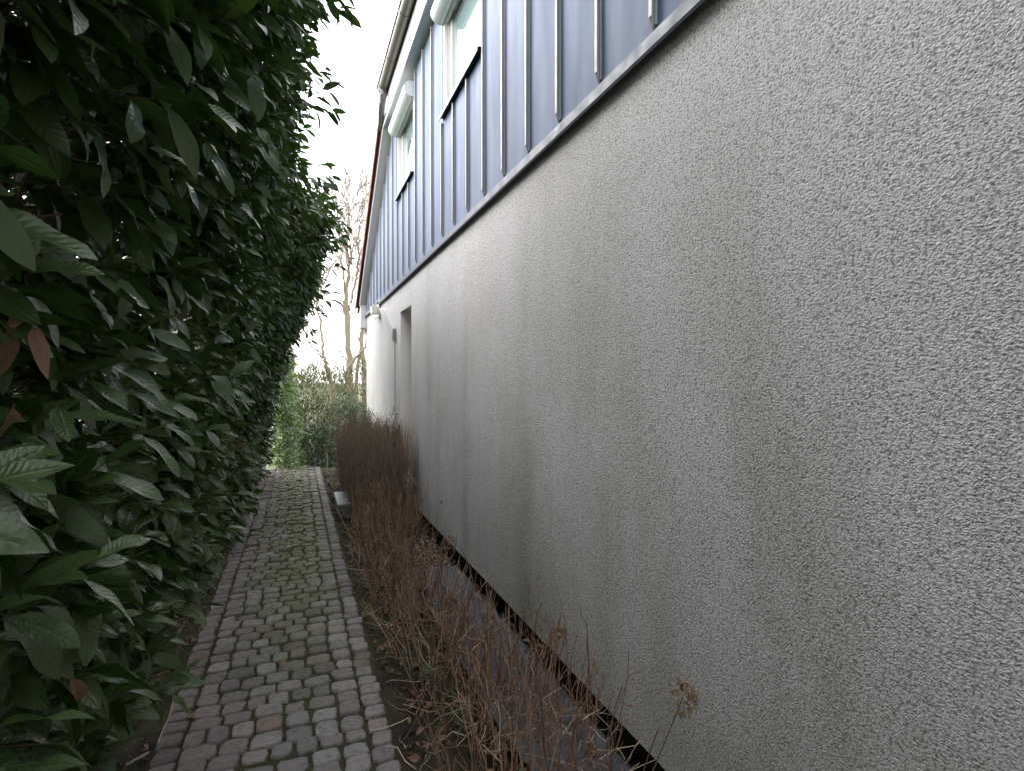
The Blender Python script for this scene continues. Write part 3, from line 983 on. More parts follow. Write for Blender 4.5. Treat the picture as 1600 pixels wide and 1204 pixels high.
# trunks and limbs
for k in range(19):
    y0 = -2.7 + k*.72 + rng.normal(0, .1); x0 = -1.15 + rng.normal(0, .1)
    pts = [(x0, y0, -.05)]
    hgt = 3.3
    for j in range(1, 7):
        pts.append((x0 + .05*j*rng.normal(.3, .5), y0 + .06*rng.normal(0, 1.2), hgt*j/6))
    MB().tube(pts, [.035, .032, .028, .024, .019, .014, .008], 7).build('trunk', M['hedgewood'], hedge, smooth=True)
NB = 900
By = rng.uniform(-.8, 10.4, NB); Bz = rng.uniform(.15, 3.6, NB)
b0 = np.stack([np.full(NB, -1.15), By + rng.normal(0, .2, NB), Bz - rng.uniform(.1, .5, NB)], 1)
b3 = np.stack([face_x(By, Bz) - rng.uniform(.05, .3, NB), By, Bz], 1)
b0[:, 2] = np.maximum(b0[:, 2], .05)
t = np.linspace(0, 1, 6)[None, :, None]
Pb = b0[:, None]*(1-t) + b3[:, None]*t + rng.normal(0, .03, (NB, 6, 3))*np.sin(np.pi*t)
okk = (np.linalg.norm(Pb[:, -1] - [0, 0, H], axis=1) > .8)
V_, Q_ = tubes(Pb[okk], np.linspace(.009, .003, 6)[None]*rng.uniform(.6, 1.2, (okk.sum(), 1)), 5)
link('branches', npmesh('branches', V_, Q_, True), M['hedgewood'], hedge, 'stuff')
# dead brown leaves caught in the hedge
deadT = [leaf_template(8, .13, .75, .5, .5, s+50) for s in range(4)]
dm = []
for V, Qd, ax in deadT:
    me = npmesh('dead_leaf', V, Qd, True, {'across': ax, 'along': V[:, 0], 'tint': np.full(len(V), rng.random()*.9)}); me.materials.append(M['dead']); dm.append(me)
def at_px(px_, py_, X_):
    """the point of the plane x = X_ seen at a pixel of the photograph"""
    a = (px_-464)/F*math.cos(TH)
    D_ = X_/a
    return np.array([X_, (D_-X_*math.sin(TH))/math.cos(TH), H - (py_-594)/F*D_])
for (u, v, n, sz) in ((42, 470, 2, .075), (40, 515, 3, .085), (52, 490, 2, .07), (8, 640, 2, .09), (8, 820, 1, .08), (208, 905, 2, .055), (370, 690, 3, .07), (365, 560, 2, .06), (100, 1085, 1, .09), (150, 900, 1, .05)):
    c = at_px(u, v, -.405 if u < 120 else -.40)
    for _ in range(n):
        d = unit(np.array([rng.normal(.1, .3), rng.normal(0, .3), -1.]))[None]
        fm = frames(d, np.array([[1., rng.normal(-.6, .3), .2]]), np.array([rng.normal(0, .5)]))[0]*sz
        o = bpy.data.objects.new('dead_leaf', dm[rng.integers(0, 4)]); COL.objects.link(o); o.parent = hedge
        o.matrix_parent_inverse = Matrix.Translation(hedge.location).inverted()
        p = c + rng.normal(0, .018, 3)
        o.matrix_basis = Matrix([[*fm[0], p[0]], [*fm[1], p[1]], [*fm[2], p[2]+.03], [0, 0, 0, 1]])
        o['label'] = 'curled brown dead leaf'

# ---------------- shrubs beyond the end of the path
def bush(name, label, cat, c, rx, ry, z0, z1, n, size, mat, hw=.15, upbias=.3, fold=.2, seed=0, shell=.55, stems=14, parent_group=None, hang=0.):
    root = empty(name, (c[0], c[1], z0))
    tag(root, label, cat, parent_group)
    r = rng.uniform(shell, 1, n)**.6
    d = unit(rng.normal(0, 1, (n, 3)))
    lump = .78 + .42*vnoise(d*2.3 + seed*3.1, seed)
    P = np.stack([c[0] + d[:, 0]*rx*r*lump, c[1] + d[:, 1]*ry*r*lump, (z0+z1)/2 + d[:, 2]*(z1-z0)/2*r*lump], 1)
    P[:, 2] = np.maximum(P[:, 2], z0+.02)
    Dd = unit(d + rng.normal(0, .5, (n, 3)) + [0, 0, upbias])
    tm = [leaf_template(3, hw, fold, rng.uniform(.05, .3+hang), 0, s+seed) for s in range(4)]
    scatter_leaves('foliage', P, frames(Dd, rng.normal(0, .5, (n, 3)) + [0, 0, 1.]), rng.uniform(size*.7, size*1.25, n), tm, mat, root)
    ns = stems
    a = rng.uniform(0, 6.28, ns)
    e = np.stack([c[0] + np.cos(a)*rx*.6, c[1] + np.sin(a)*ry*.6, z0 + (z1-z0)*rng.uniform(.5, .9, ns)], 1)
    b = np.stack([c[0] + np.cos(a)*rx*.12, c[1] + np.sin(a)*ry*.12, np.full(ns, z0-.02)], 1)
    tt = np.linspace(0, 1, 6)[None, :, None]
    Pt = b[:, None]*(1-tt) + e[:, None]*tt + rng.normal(0, .04, (ns, 6, 3))*np.sin(np.pi*tt)
    V_, Q_ = tubes(Pt, np.linspace(.016, .004, 6)[None]*np.ones((ns, 1)), 5)
    link('stems', npmesh('stems', V_, Q_, True), M['hedgewood'], root)
    return root

ZL = -.93
# the laurel beyond the hedge, its sunlight put into the leaf colour
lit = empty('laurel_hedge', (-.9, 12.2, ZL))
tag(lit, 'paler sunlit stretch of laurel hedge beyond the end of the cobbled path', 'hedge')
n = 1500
Yl = rng.uniform(10.8, 14.5, n); Zl = rng.uniform(-.85, 2.1, n)
Xl = -.33 + .13*np.clip((Yl-10.8)/2, 0, 1) + .12*(vnoise(np.stack([Yl*2, Zl*2, Zl*0], 1), 6)-.5)*2 - rng.exponential(.12, n) + .28*np.clip((1.9-Zl)/2.5, 0, 1)
sl_ = make_shoots(np.stack([Xl-.1, Yl, Zl], 1), np.stack([np.ones(n)*.8, rng.normal(-.3, .4, n), rng.normal(.35, .4, n)], 1), rng.uniform(.15, .3, n), 9, .8, .2, (.08, .13))
D_ = sl_[2]; D_[:, 2] -= .15; D_ = unit(D_)
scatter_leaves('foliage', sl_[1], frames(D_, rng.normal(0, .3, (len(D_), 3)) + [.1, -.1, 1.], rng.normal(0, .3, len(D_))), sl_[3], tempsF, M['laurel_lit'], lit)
V_, Q_ = tubes(sl_[0], np.linspace(.003, .0015, 4)[None]*np.ones((n, 1)), 3)
link('twigs', npmesh('twigs', V_, Q_, True), M['hedgewood'], lit, 'stuff')
MB().tube([(-.95, 11.6, ZL), (-.95, 11.65, 0), (-.9, 11.6, 1.6)], [.05, .04, .02], 7).build('trunk', M['hedgewood'], lit)
MB().tube([(-.95, 13.1, ZL), (-.9, 13.1, 0), (-.95, 13.2, 1.8)], [.05, .04, .02], 7).build('trunk', M['hedgewood'], lit)

bush('bamboo_shrub', 'yellowish green feathery shrub behind the dark bush at the end of the path', 'shrub', (.55, 15.2), 1.1, 1.0, ZL, 2.15, 9000, .13, M['bamboo'], .07, .4, .1, 1, .5, 30)
bush('bamboo_shrub', 'taller loose green shrub around the foot of the bare tree trunks', 'shrub', (1.9, 16.6), 1.2, 1.0, ZL, 2.5, 7000, .14, M['bamboo'], .06, .6, .1, 2, .4, 40)
bush('bronze_shrub', 'reddish tinged shrub below the feathery green one at the path end', 'shrub', (.35, 13.6), .55, .5, ZL, 1.35, 4200, .10, M['bamboo'], .13, .2, .2, 3, .5, 16)
bush('rhododendron', 'low dull dark green shrub just beyond the last cobbles', 'shrub', (.45, 12.75), .62, .55, ZL, .60, 4200, .10, M['rhodo'], .15, .1, .25, 4, .5, 16)
bush('yew_shrub', 'very dark evergreen shrub behind the low bush at the path end', 'shrub', (1.15, 14.2), .7, .6, ZL, 1.25, 5000, .08, M['rhodo'], .13, .3, .2, 5, .5, 16)
bush('background_shrub', 'distant grey green shrub seen low against the sky between trunk and hedge', 'shrub', (-.2, 22), 2.2, 1.6, ZL, 2.2, 5000, .2, M['bamboo'], .08, .3, .1, 6, .5, 20)
bush('background_shrub', 'distant bushy growth right behind the bare tree beside the house corner', 'shrub', (4.6, 23), 2.4, 1.6, ZL, 3.0, 6000, .2, M['bamboo'], .08, .3, .1, 7, .5, 20)

# ---------------- bare trees
def bare_tree(name, label, base, limbs, seed, group=None):
    root = empty(name, base); tag(root, label, 'tree', group)
    r = random.Random(seed)
    bx_, by_, bz_ = base
    twP, twR = [], []
    def grow(p, d, L, rad, depth):
        pts = [p.copy()]; rads = [rad]
        n = 8
        for i in range(n):
            d = (d + Vector((r.gauss(0, .16), r.gauss(0, .16), r.gauss(.07, .08)))).normalized()
            p = p + d*L/n
            pts.append(p.copy()); rads.append(rad*(1-.62*(i+1)/n))
            if depth > 0 and i >= 1 and r.random() < (.6 if depth > 1 else .5):
                dd = (d + Vector((r.gauss(0, .5), r.gauss(0, .45), r.gauss(.12, .25)))).normalized()
                grow(p.copy(), dd, L*r.uniform(.4, .62), rads[-1]*r.uniform(.45, .65), depth-1)
        if depth >= 1: MBt.tube(pts, [max(q_, .010) for q_ in rads], 6)
        else:
            twP.append([tuple(q_) for q_ in pts]); twR.append(rads)
    for nm, pts, rads, sub in limbs:
        rads = [q_*.72 for q_ in rads]
        MBl = MB(); P3 = [Vector(q_) for q_ in pts]
        # refine and roughen the given skeleton
        fine, fr = [], []
        for i in range(len(P3)-1):
            for k in range(4):
                t_ = k/4; q_ = P3[i].lerp(P3[i+1], t_) + Vector((r.gauss(0, .02), r.gauss(0, .02), 0))*(0 if i == 0 and k == 0 else 1)
                fine.append(q_); fr.append(rads[i]*(1-t_) + rads[i+1]*t_)
        fine.append(P3[-1]); fr.append(rads[-1])
        fr = [f_*r.uniform(.92, 1.12) for f_ in fr]
        MBl.tube(fine, fr, 9)
        o = MBl.build(nm, M['bark'], root, smooth=True)
        MBt = MB()
        m = len(fine)
        for k in range(sub):
            i = r.randrange(m//3, m)
            d = (fine[min(i+1, m-1)] - fine[max(i-1, 0)]).normalized()
            d = (d + Vector((r.gauss(0, .45), r.gauss(0, .4), r.gauss(.2, .2)))).normalized()
            grow(fine[i], d, r.uniform(.6, 1.5), min(.022, fr[i]*.5), 2)
        grow(fine[-1], (fine[-1]-fine[-2]).normalized(), 1.3, min(.02, fr[-1]), 2)
        if MBt.v: MBt.build('branches', M['twigbark'], root, smooth=True, kind='stuff')
    if twP:
        V_, Q_ = tubes(np.array(twP), np.maximum(np.array(twR), .0085), 3)
        link('twigs', npmesh('twigs', V_, Q_, True), M['twigbark'], root, 'stuff')
    return root
def w3(px_, py_, Dd):
    """the point seen at a photograph pixel at a given depth"""
    L = (px_-800)/F*Dd
    c, s = math.cos(TH), math.sin(TH)
    return (L*c + Dd*s, -L*s + Dd*c, H - (py_-594)/F*Dd)
T1 = 15.5
b1 = w3(548, 735, T1)
bare_tree('willow_tree', 'tall bare pale barked tree rising between the hedge and the house corner', b1, [
    ('trunk', [b1, w3(546, 640, T1), w3(545, 560, T1), w3(543, 500, T1), w3(541, 470, T1)], [.17, .15, .12, .115, .11], 2),
    ('limb', [w3(541, 470, T1), w3(545, 430, T1), w3(543, 390, T1), w3(545, 350, T1), w3(547, 310, T1)], [.085, .06, .042, .034, .02], 13),
    ('limb', [w3(543, 490, T1), w3(550, 465, T1+.2), w3(556, 430, T1+.2), w3(561, 400, T1+.3), w3(563, 350, T1+.3), w3(567, 320, T1+.3)], [.07, .055, .045, .036, .026, .016], 13),
    ('limb', [w3(542, 475, T1), w3(538, 440, T1-.2), w3(535, 400, T1-.2), w3(531, 370, T1-.2)], [.05, .04, .03, .018], 9),
    ('limb', [w3(546, 600, T1), w3(538, 585, T1-.2), w3(552, 562, T1-.3), w3(571, 542, T1-.4), w3(574, 520, T1-.3)], [.07, .06, .05, .045, .03], 2),
    ('limb', [w3(547, 660, T1), w3(556, 600, T1+.4), w3(562, 550, T1+.6), w3(566, 510, T1+.6), w3(570, 480, T1+.6)], [.08, .07, .06, .04, .03], 2)], 11, 'bare trees beyond the path')
T2 = 14.6
b2 = w3(532, 735, T2)
bare_tree('willow_tree', 'slimmer bare tree leaning left beside the tall trunk, forked near hedge height', b2, [
    ('trunk', [b2, w3(528, 660, T2), w3(519, 600, T2), w3(509, 570, T2), w3(505, 555, T2)], [.11, .10, .09, .08, .06], 0),
    ('limb', [w3(505, 557, T2), w3(503, 530, T2), w3(501, 500, T2), w3(495, 480, T2), w3(493, 462, T2)], [.05, .045, .04, .03, .018], 7),
    ('limb', [w3(505, 559, T2), w3(495, 548, T2-.1), w3(484, 535, T2-.1), w3(478, 522, T2-.1)], [.04, .03, .022, .01], 2)], 5, 'bare trees beyond the path')
T3 = 17.5
b3_ = w3(569, 735, T3)
bare_tree('willow_tree', 'third bare tree half hidden by the far corner of the house', b3_, [
    ('trunk', [b3_, w3(569, 600, T3), w3(567, 540, T3), w3(566, 500, T3)], [.12, .10, .08, .05], 4)], 3, 'bare trees beyond the path')

# ---------------- planting along the wall
# dense brown brushwood shrub against the wall
br_ = empty('brushwood_shrub', (.95, 7.5, 0))
tag(br_, 'dense brown twiggy leafless shrub clipped square against the foot of the wall', 'shrub')
NBt = 3000
bxx = rng.uniform(.60, 1.26, NBt); byy = rng.uniform(6.25, 8.9, NBt)
b0 = np.stack([bxx, byy, np.full(NBt, -.03)], 1)
hh = rng.uniform(.62, 1.08, NBt)*(1+.08*np.sin(byy*3))
lean = rng.normal(0, .09, (NBt, 2))
tt = np.linspace(0, 1, 6)
Pt = np.repeat(b0[:, None], 6, 1)
Pt[..., 2] += hh[:, None]*tt
Pt[..., 0] += lean[:, :1]*tt + np.cumsum(rng.normal(0, .012, (NBt, 6)), 1)*tt
Pt[..., 1] += lean[:, 1:]*tt + np.cumsum(rng.normal(0, .014, (NBt, 6)), 1)*tt
Pt[..., 0] = np.minimum(Pt[..., 0], W-.01)
V_, Q_ = tubes(Pt, np.linspace(.0036, .0014, 6)[None]*rng.uniform(.6, 1.5, (NBt, 1)), 3)
tn_ = np.repeat(rng.random(NBt)*.72, 18); hz = np.clip((V_[:, 2]-.68)/.28, 0, 1)
link('twigs', npmesh('twigs', V_, Q_, True, {'tint': np.clip(tn_*(1-hz)+hz*.93*(rng.random(len(V_)) > .3), 0, 1)}), M['brush'], br_, 'stuff')
# side shoots
k = rng.integers(0, NBt, 7000); s_ = rng.integers(2, 6, 7000)
o0 = Pt[k, s_]; dd = unit(rng.normal(0, 1, (7000, 3)) + [0, 0, .9])
Ps = o0[:, None] + dd[:, None]*(np.linspace(0, 1, 3)[None, :, None]*rng.uniform(.05, .13, (7000, 1, 1)))
Ps[..., 0] = np.minimum(Ps[..., 0], W-.008)
V_, Q_ = tubes(Ps, np.array([[.0014, .0012, .0008]])*np.ones((7000, 1)), 3)
link('side_shoots', npmesh('side_shoots', V_, Q_, True, {'tint': np.repeat(rng.random(7000)*.9, 9)}), M['brush'], br_, 'stuff')
nb = 2600
k = rng.integers(0, NBt, nb); s_ = rng.integers(1, 6, nb)
scatter_leaves('withered_leaves', Pt[k, s_], frames(unit(rng.normal(0, 1, (nb, 3)))), rng.uniform(.012, .026, nb), [leaf_template(3, .3, .4, .3, 0, 3)], M['dead'], br_, tint=rng.random(nb)*.9)

bush('evergreen_shrub', 'small leaved dark evergreen standing against the wall behind the brown brushwood', 'shrub', (1.02, 9.7), .30, .75, -.03, 1.28, 3800, .035, M['ever'], .2, .9, .2, 9, .3, 60)
bush('evergreen_shrub', 'grey green sprig of evergreen poking above the brushwood at the wall', 'shrub', (1.13, 6.9), .13, .24, -.03, 1.22, 900, .04, M['ever'], .1, 1.6, .2, 10, .2, 60)
# upright sprigs on the evergreen
# hydrangeas with dry canes and dead flower heads
def flower_head(c, r, parent, n=90):
    d = unit(rng.normal(0, 1, (n, 3)) + [0, 0, .25]); P = np.array(c) + d*r*rng.uniform(.55, 1, (n, 1))
    tm = [leaf_template(3, .42, .5, .3, .3, s+70, .03) for s in range(3)][:2]
    return scatter_leaves('flower_head', P, frames(unit(d + rng.normal(0, .6, (n, 3))), rng.normal(0, 1, (n, 3))), rng.uniform(.014, .024, n), tm, M['petal'], parent, 'stuff', tint=rng.random(n)*.98)

def hydrangea(cx, cy, n, rx, ry, hmin, hmax, label, heads=()):
    n = int(n*.66)
    root = empty('hydrangea', (cx, cy, 0)); tag(root, label, 'shrub', 'leafless hydrangeas in the bed along the wall')
    a = rng.uniform(0, 6.28, n); rr = rng.uniform(0, 1, n)**.6
    b = np.stack([cx + np.cos(a)*rx*rr, cy + np.sin(a)*ry*rr, np.full(n, -.03)], 1)
    b[:, 0] = np.clip(b[:, 0], PR+.13, W-.10)
    b[:, 1] += .12*np.sin(b[:, 0]*23 + cy*7)
    h = rng.uniform(hmin, hmax, n)
    out_ = np.stack([np.cos(a)*rr*.10 + rng.normal(0, .07, n), np.sin(a)*rr*.12 + rng.normal(0, .08, n)], 1)
    S_ = 7; t_ = np.linspace(0, 1, S_)
    P = np.repeat(b[:, None], S_, 1)
    P[..., 2] += h[:, None]*t_
    P[..., :2] += out_[:, None]*(t_**1.3)[None, :, None] + rng.normal(0, .007, (n, S_, 2))*t_[None, :, None]
    P[..., 0] = np.minimum(P[..., 0], W-.012)
    r0 = rng.uniform(.0022, .0038, n)
    V1, Q1 = tubes(P, r0[:, None]*np.linspace(1, .55, S_)[None], 5)
    T1_ = np.repeat(rng.random(n)*.9, S_*5)
    # side twigs
    m = n*3
    k = rng.integers(0, n, m); s_ = rng.integers(2, S_, m)
    o0 = P[k, s_]; dd = unit(np.stack([rng.normal(0, .55, m), rng.normal(0, .55, m), rng.uniform(.5, 1.3, m)], 1))
    Ps = o0[:, None] + dd[:, None]*(np.linspace(0, 1, 4)[None, :, None]*rng.uniform(.04, .16, (m, 1, 1))) + rng.normal(0, .004, (m, 4, 3))*np.array([0, .4, 1, 1])[None, :, None]
    Ps[..., 0] = np.minimum(Ps[..., 0], W-.01)
    V2, Q2 = tubes(Ps, np.linspace(.0019, .0009, 4)[None]*np.ones((m, 1)), 4)
    T2_ = np.repeat(rng.random(m)*.98, 16)
    # fallen and slanting old canes
    f = max(14, int(n*.55))
    fb = np.stack([rng.uniform(cx-rx, cx+rx, f), rng.uniform(cy-ry, cy+ry, f), rng.uniform(.0, .12, f)], 1)
    fd = unit(np.stack([rng.normal(0, 1, f), rng.normal(0, 1, f), rng.uniform(0, .7, f)], 1))
    Pf = fb[:, None] + fd[:, None]*(np.linspace(0, 1, 5)[None, :, None]*rng.uniform(.12, .35, (f, 1, 1))) + rng.normal(0, .008, (f, 5, 3))
    Pf[..., 0] = np.clip(Pf[..., 0], PR-.02, W-.01)
    V3, Q3 = tubes(Pf, np.linspace(.0024, .0010, 5)[None]*np.ones((f, 1)), 4)
    T3_ = np.repeat(.6 + .4*rng.random(f), 20)
    V_, Q_ = merge([(V1, Q1), (V2, Q2), (V3, Q3)])
    link('canes', npmesh('canes', V_, Q_, True, {'tint': np.concatenate([T1_, T2_, T3_])}), M['cane'], root, 'stuff')
    # withered leaves and bud scraps on the canes
    nb_ = n
    k = rng.integers(0, n, nb_); s_ = rng.integers(1, S_, nb_)
    scatter_leaves('withered_leaves', P[k, s_], frames(unit(rng.normal(0, 1, (nb_, 3)) - [0, 0, .5]), rng.normal(0, 1, (nb_, 3))), rng.uniform(.012, .045, nb_),
                   [leaf_template(4, .25, .8, .5, .4, 81), leaf_template(4, .18, .6, .9, .6, 82)], M['dead'], root, tint=rng.random(nb_)*.7)
    for (hx, hy, hz_, hr) in heads:
        kk = np.argmin(np.abs(b[:, 0]-hx) + np.abs(b[:, 1]-hy))
        fh = flower_head((hx, hy, hz_), hr, root)
        MB().tube([tuple(b[kk]), tuple((b[kk] + np.array([hx, hy, hz_]))/2 + [.01, .01, .04]), (hx, hy, hz_)], [.0032, .0026, .002], 6).build('flower_stalk', M['cane'], root)
    return root
def hd(px_, py_, X_, r): 
    p = at_px(px_, py_, X_); return (p[0], p[1], p[2]+.02, r*1.1)
hydrangea(.86, 1.95, 150, .34, .36, .34, .56, 'hydrangea canes nearest the camera, thick and cut level beside the wall', [hd(1068, 1100, 1.22, .045)])
hydrangea(.86, 2.62, 150, .30, .36, .30, .52, 'hydrangea with a dead flower head resting against the wall over the grey sheet', [hd(875, 1000, 1.21, .036), hd(745, 1012, .95, .03)])
hydrangea(.76, 3.35, 150, .25, .40, .30, .50, 'reddish hydrangea between the cobbled edge and the slate coloured sheet', [hd(700, 945, .92, .035), hd(640, 945, .75, .03)])
hydrangea(.72, 4.15, 130, .24, .42, .30, .48, 'hydrangea in the middle of the bed beside the white pebbles', [hd(628, 865, .72, .05), hd(660, 885, .80, .04)])
hydrangea(.76, 5.0, 130, .28, .42, .36, .55, 'hydrangea with orange brown flower head near the concrete block', [hd(585, 845, .62, .055), hd(600, 800, .70, .04), hd(700, 850, 1.08, .05)])
hydrangea(.90, 5.8, 110, .30, .36, .42, .62, 'hydrangea in front of the brown brushwood with several pale dead heads', [hd(590, 765, .72, .07), hd(565, 772, .62, .045), hd(640, 755, 1.06, .07), hd(646, 787, 1.1, .07)])

# grey weed membrane beside the wall
nx, ny = 26, 70
xs = np.linspace(.86, 1.27, nx); ys = np.linspace(1.7, 4.5, ny); XX, YY = np.meshgrid(xs, ys)
Pm = np.stack([XX.ravel(), YY.ravel(), np.zeros(XX.size)], 1)
edge = (vnoise(Pm*4, 44)-.5)
Pm[:, 0] += .10*edge*(XX.ravel() < 1.0); 
Pm[:, 2] = .012 + .035*vnoise(Pm*[9, 5, 1], 40) + .015*vnoise(Pm*[30, 12, 1], 41) - .02*np.clip((Pm[:, 0]-1.1)/.2, 0, 1)
i = np.arange((nx-1)*(ny-1)); r_ = i//(nx-1); c_ = i % (nx-1); a_ = r_*nx+c_
ms = npmesh('weed_sheet', Pm, np.stack([a_, a_+1, a_+nx+1, a_+nx], 1), True)
mo = link('weed_sheet', ms, M['membrane'])
mod = mo.modifiers.new('thick', 'SOLIDIFY'); mod.thickness = .002
tag(mo, 'crumpled slate grey sheet lying on the bed under the hydrangea canes', 'sheet')

# concrete block with pale lid
bl = empty('covered_block', (.56, 7.2, 0)); tag(bl, 'low concrete block with a pale metal lid between path edge and brown shrub', 'block')
MB().box(.462, .66, 6.79, 7.55, -.05, .115).build('block', M['stone'], bl, .008)
MB().box(.450, .672, 6.772, 7.568, .1165, .138).build('lid', M['lid'], bl, .006)
# white stake at the end of the path
s = MB().box(.480, .500, 10.0, 10.022, -.05, .34).build('edge_stake', M['stake'], None, .003)
tag(s, 'thin pale upright stake at the right end of the cobbled path', 'stake')
s = MB().tube([(-.66, 2.66, .02), (-.585, 2.69, .035)], .006, 8).build('metal_pin', M['metal'], None)
tag(s, 'short dull metal pin poking onto the left path edge from under the hedge', 'pin')

# pale pebbles by the wall
def pebble_heap():
    VV, QQ, off = [], [], 0
    for _ in range(150):
        u = rng.uniform(0, 6.28, 1)
        c = np.array([rng.uniform(1.0, 1.26), rng.uniform(4.3, 5.7), -.045])
        bm = bmesh.new(); bmesh.ops.create_icosphere(bm, subdivisions=1, radius=1)
        v = np.array([q_.co[:] for q_ in bm.verts]); f = np.array([[w_.index for w_ in p_.verts] for p_ in bm.faces]); bm.free()
        v = v*rng.uniform(.008, .024, 3)*[1, 1, .5]*(1+rng.normal(0, .08, (len(v), 1))) + c + [0, 0, .012]
        VV.append(v); QQ.append(f+off); off += len(v)
    me = npmesh('pebbles', np.concatenate(VV), np.concatenate(QQ), True)
    o = link('pebbles', me, M['pebble'], None, 'stuff')
    tag(o, 'scatter of small pale pebbles on the soil beside the foot of the wall', 'pebbles')
pebble_heap()

# clods and grit on the soil
def clods(n, nm):
    VV, QQ, off = [], [], 0
    bm = bmesh.new(); bmesh.ops.create_icosphere(bm, subdivisions=1, radius=1)
    v0 = np.array([q_.co[:] for q_ in bm.verts]); f0 = np.array([[w_.index for w_ in p_.verts] for p_ in bm.faces]); bm.free()
    left = rng.random(n) < .3
    cx_ = np.where(left, rng.uniform(-1.1, -.60, n), rng.uniform(.42, 1.2, n)); cy_ = 1.0 + 9*rng.random(n)**1.4
    for i in range(n):
        v = v0*(rng.uniform(.25, 1, 3)*rng.choice([.008, .013, .022], p=[.6, .3, .1]))*(1+rng.normal(0, .15, (len(v0), 1))) + [cx_[i], cy_[i], -.028 + rng.uniform(-.004, .014)]
        VV.append(v); QQ.append(f0+off); off += len(v)
    o = link(nm, npmesh(nm, np.concatenate(VV), np.concatenate(QQ), False), M['soil'], None, 'stuff')
    tag(o, 'dark crumbly clods of earth lying along both edges of the path', 'soil clods')
clods(5000, 'soil_clods')

# fallen leaves and litter
nl = 1900
side = rng.random(nl) < .72
xx = np.where(side, rng.uniform(.45, 1.28, nl), rng.uniform(-1.1, -.57, nl)); yy = rng.uniform(1.2, 10.5, nl)
extra = rng.random(nl) < .03
xx = np.where(extra, rng.uniform(PL, PR, nl), xx)
zz = np.where(extra, .012, rng.uniform(-.02, .02, nl))
fl_ = scatter_leaves('leaf_litter', np.stack([xx, yy, zz], 1), frames(unit(np.stack([rng.normal(0, 1, nl), rng.normal(0, 1, nl), rng.normal(.1, .25, nl)], 1)), rng.normal(0, .4, (nl, 3)) + [0, 0, 1.]),
                     rng.uniform(.018, .06, nl), [leaf_template(5, .24, .5, .3, .5, 91), leaf_template(5, .3, .9, .5, .6, 92), leaf_template(5, .12, .3, .3, .3, 93)], M['dead'], None, tint=rng.random(nl)*.98)
tag(fl_, 'small curled brown dead leaves littering the soil on both sides of the path', 'leaves')
# loose dry twigs in the bed
nt_ = 420
b = np.stack([np.where(rng.random(nt_) < .8, rng.uniform(.42, 1.25, nt_), rng.uniform(-1.0, -.58, nt_)), rng.uniform(1.3, 10, nt_), rng.uniform(-.005, .02, nt_)], 1)
an = rng.uniform(0, 6.28, nt_); L_ = rng.uniform(.05, .2, nt_)
P = b[:, None] + (np.stack([np.cos(an), np.sin(an), np.zeros(nt_)], 1)[:, None]*np.linspace(0, 1, 4)[None, :, None])*L_[:, None, None] + rng.normal(0, .006, (nt_, 4, 3))
V_, Q_ = tubes(P, np.full((nt_, 4), .0014), 3)
tw = link('fallen_twigs', npmesh('fallen_twigs', V_, Q_, True, {'tint': np.repeat(rng.random(nt_), 12)}), M['cane'], None, 'stuff')
tag(tw, 'short dry twigs scattered over the dark soil', 'twigs')
def stick(pts, label):
    s = MB().tube([tuple(p) for p in pts], [.0022]*(len(pts)-1)+[.001], 5).build('fallen_twig', M['cane'], None)
    me = s.data; at = me.attributes.new('tint', 'FLOAT', 'POINT'); at.data.foreach_set('value', [.93]*len(me.vertices))
    tag(s, label, 'twig', 'long single twigs lying on the path edge')
def gpt(px_, py_, z=.02):
    D_ = F*(H-z)/(py_-594); L = (px_-800)/F*D_; c, s_2 = math.cos(TH), math.sin(TH)
    return (L*c + D_*s_2, -L*s_2 + D_*c, z)
stick([gpt(560, 965), gpt(583, 955, .03), gpt(600, 944, .05), gpt(614, 926, .06)], 'long curved dry twig crossing the right path edge halfway along')
stick([gpt(577, 1142), gpt(600, 1138, .025), gpt(625, 1128, .04), gpt(640, 1120, .05)], 'dry twig lying over the right edge setts near the bottom of the picture')
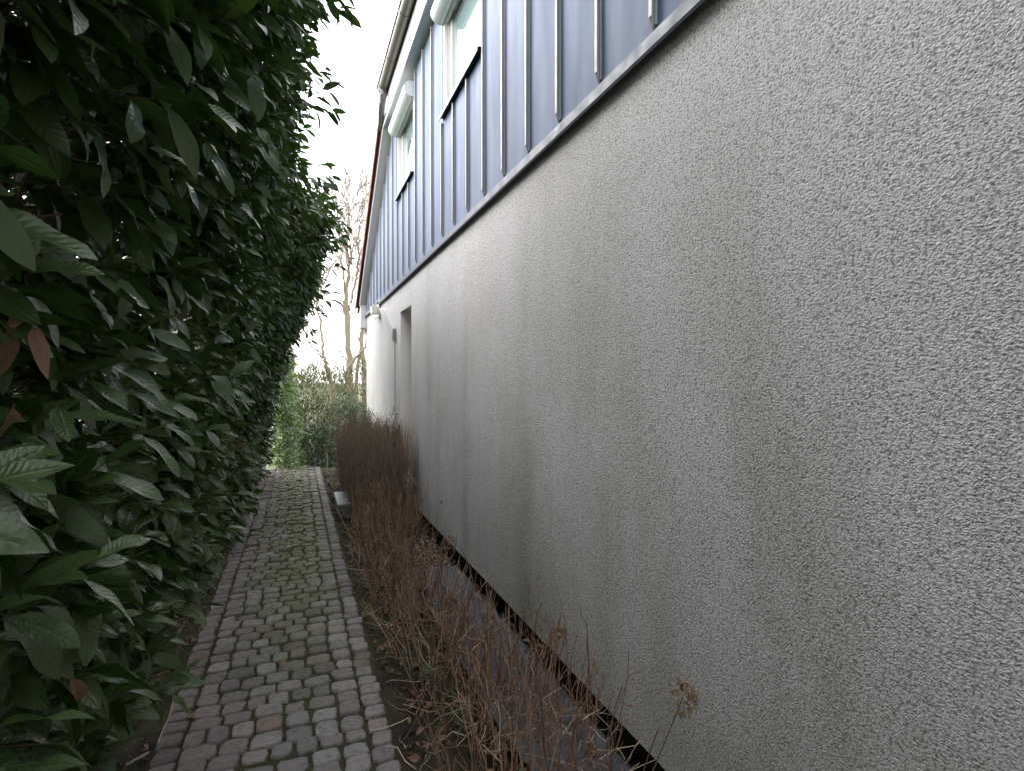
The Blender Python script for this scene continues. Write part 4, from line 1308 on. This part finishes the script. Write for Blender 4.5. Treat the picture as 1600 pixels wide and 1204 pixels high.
stick([gpt(602, 1166), gpt(620, 1168, .03), gpt(632, 1190, .03), gpt(650, 1203, .02)], 'bent dry twig just below the one crossing the edge setts')
stick([gpt(244, 1160), gpt(262, 1120, .03), gpt(274, 1075, .03), gpt(274, 1060, .02)], 'thin pale twig lying along the left path edge under the hedge')

# low green weeds beside the right path edge
wd = empty('ground_cover', (.6, 2.6, 0)); tag(wd, 'patchy low green weeds growing between the right path edge and the canes', 'weeds', kind='stuff')
n = 2600
xx = rng.uniform(.43, 1.0, n); yy = rng.uniform(1.6, 6.2, n)
ok = vnoise(np.stack([xx*6, yy*3.2, yy*0], 1), 61) > .56
xx, yy = xx[ok], yy[ok]; n = len(xx)
dd = unit(np.stack([rng.normal(0, 1, n), rng.normal(0, 1, n), rng.uniform(.1, .9, n)], 1))
gw = scatter_leaves('weed_leaves', np.stack([xx, yy, rng.uniform(-.02, .035, n)], 1), frames(dd), rng.uniform(.015, .05, n), [leaf_template(4, .3, .2, .3, .2, 95), leaf_template(4, .09, .2, .5, .2, 96)], M['weed'], wd, 'stuff')
# broad green leaves of a young plant low in the bed
yp = empty('seedling', (.72, 2.35, 0)); tag(yp, 'young plant with a few broad mid green leaves beneath the nearest canes', 'plant')
for (u, v, X_, sz) in ((655, 1045, .60, .085), (690, 1140, .66, .13), (716, 1160, .72, .12), (715, 1190, .70, .11), (705, 1175, .66, .12), (664, 1120, .60, .07)):
    p = np.array(at_px(u, v, X_)); d = unit(np.array([rng.normal(.2, .5), rng.normal(-.4, .4), rng.normal(.15, .2)]))[None]
    fm = frames(d, np.array([[0, -.5, 1.]]))[0]*sz
    V, Qd, ax = leaf_template(8, .27, .2, .3, .1, 5)
    me = npmesh('leaf', V @ fm.T + p, Qd, True, {'across': ax, 'along': V[:, 0], 'tint': np.full(len(V), .8)})
    link('leaf', me, M['weed'], yp)
    MB().tube([(p[0]-.01, p[1]+.02, -.02), tuple(p)], .002, 5).build('stalk', M['cane'], yp)
print('objects', len(bpy.data.objects))
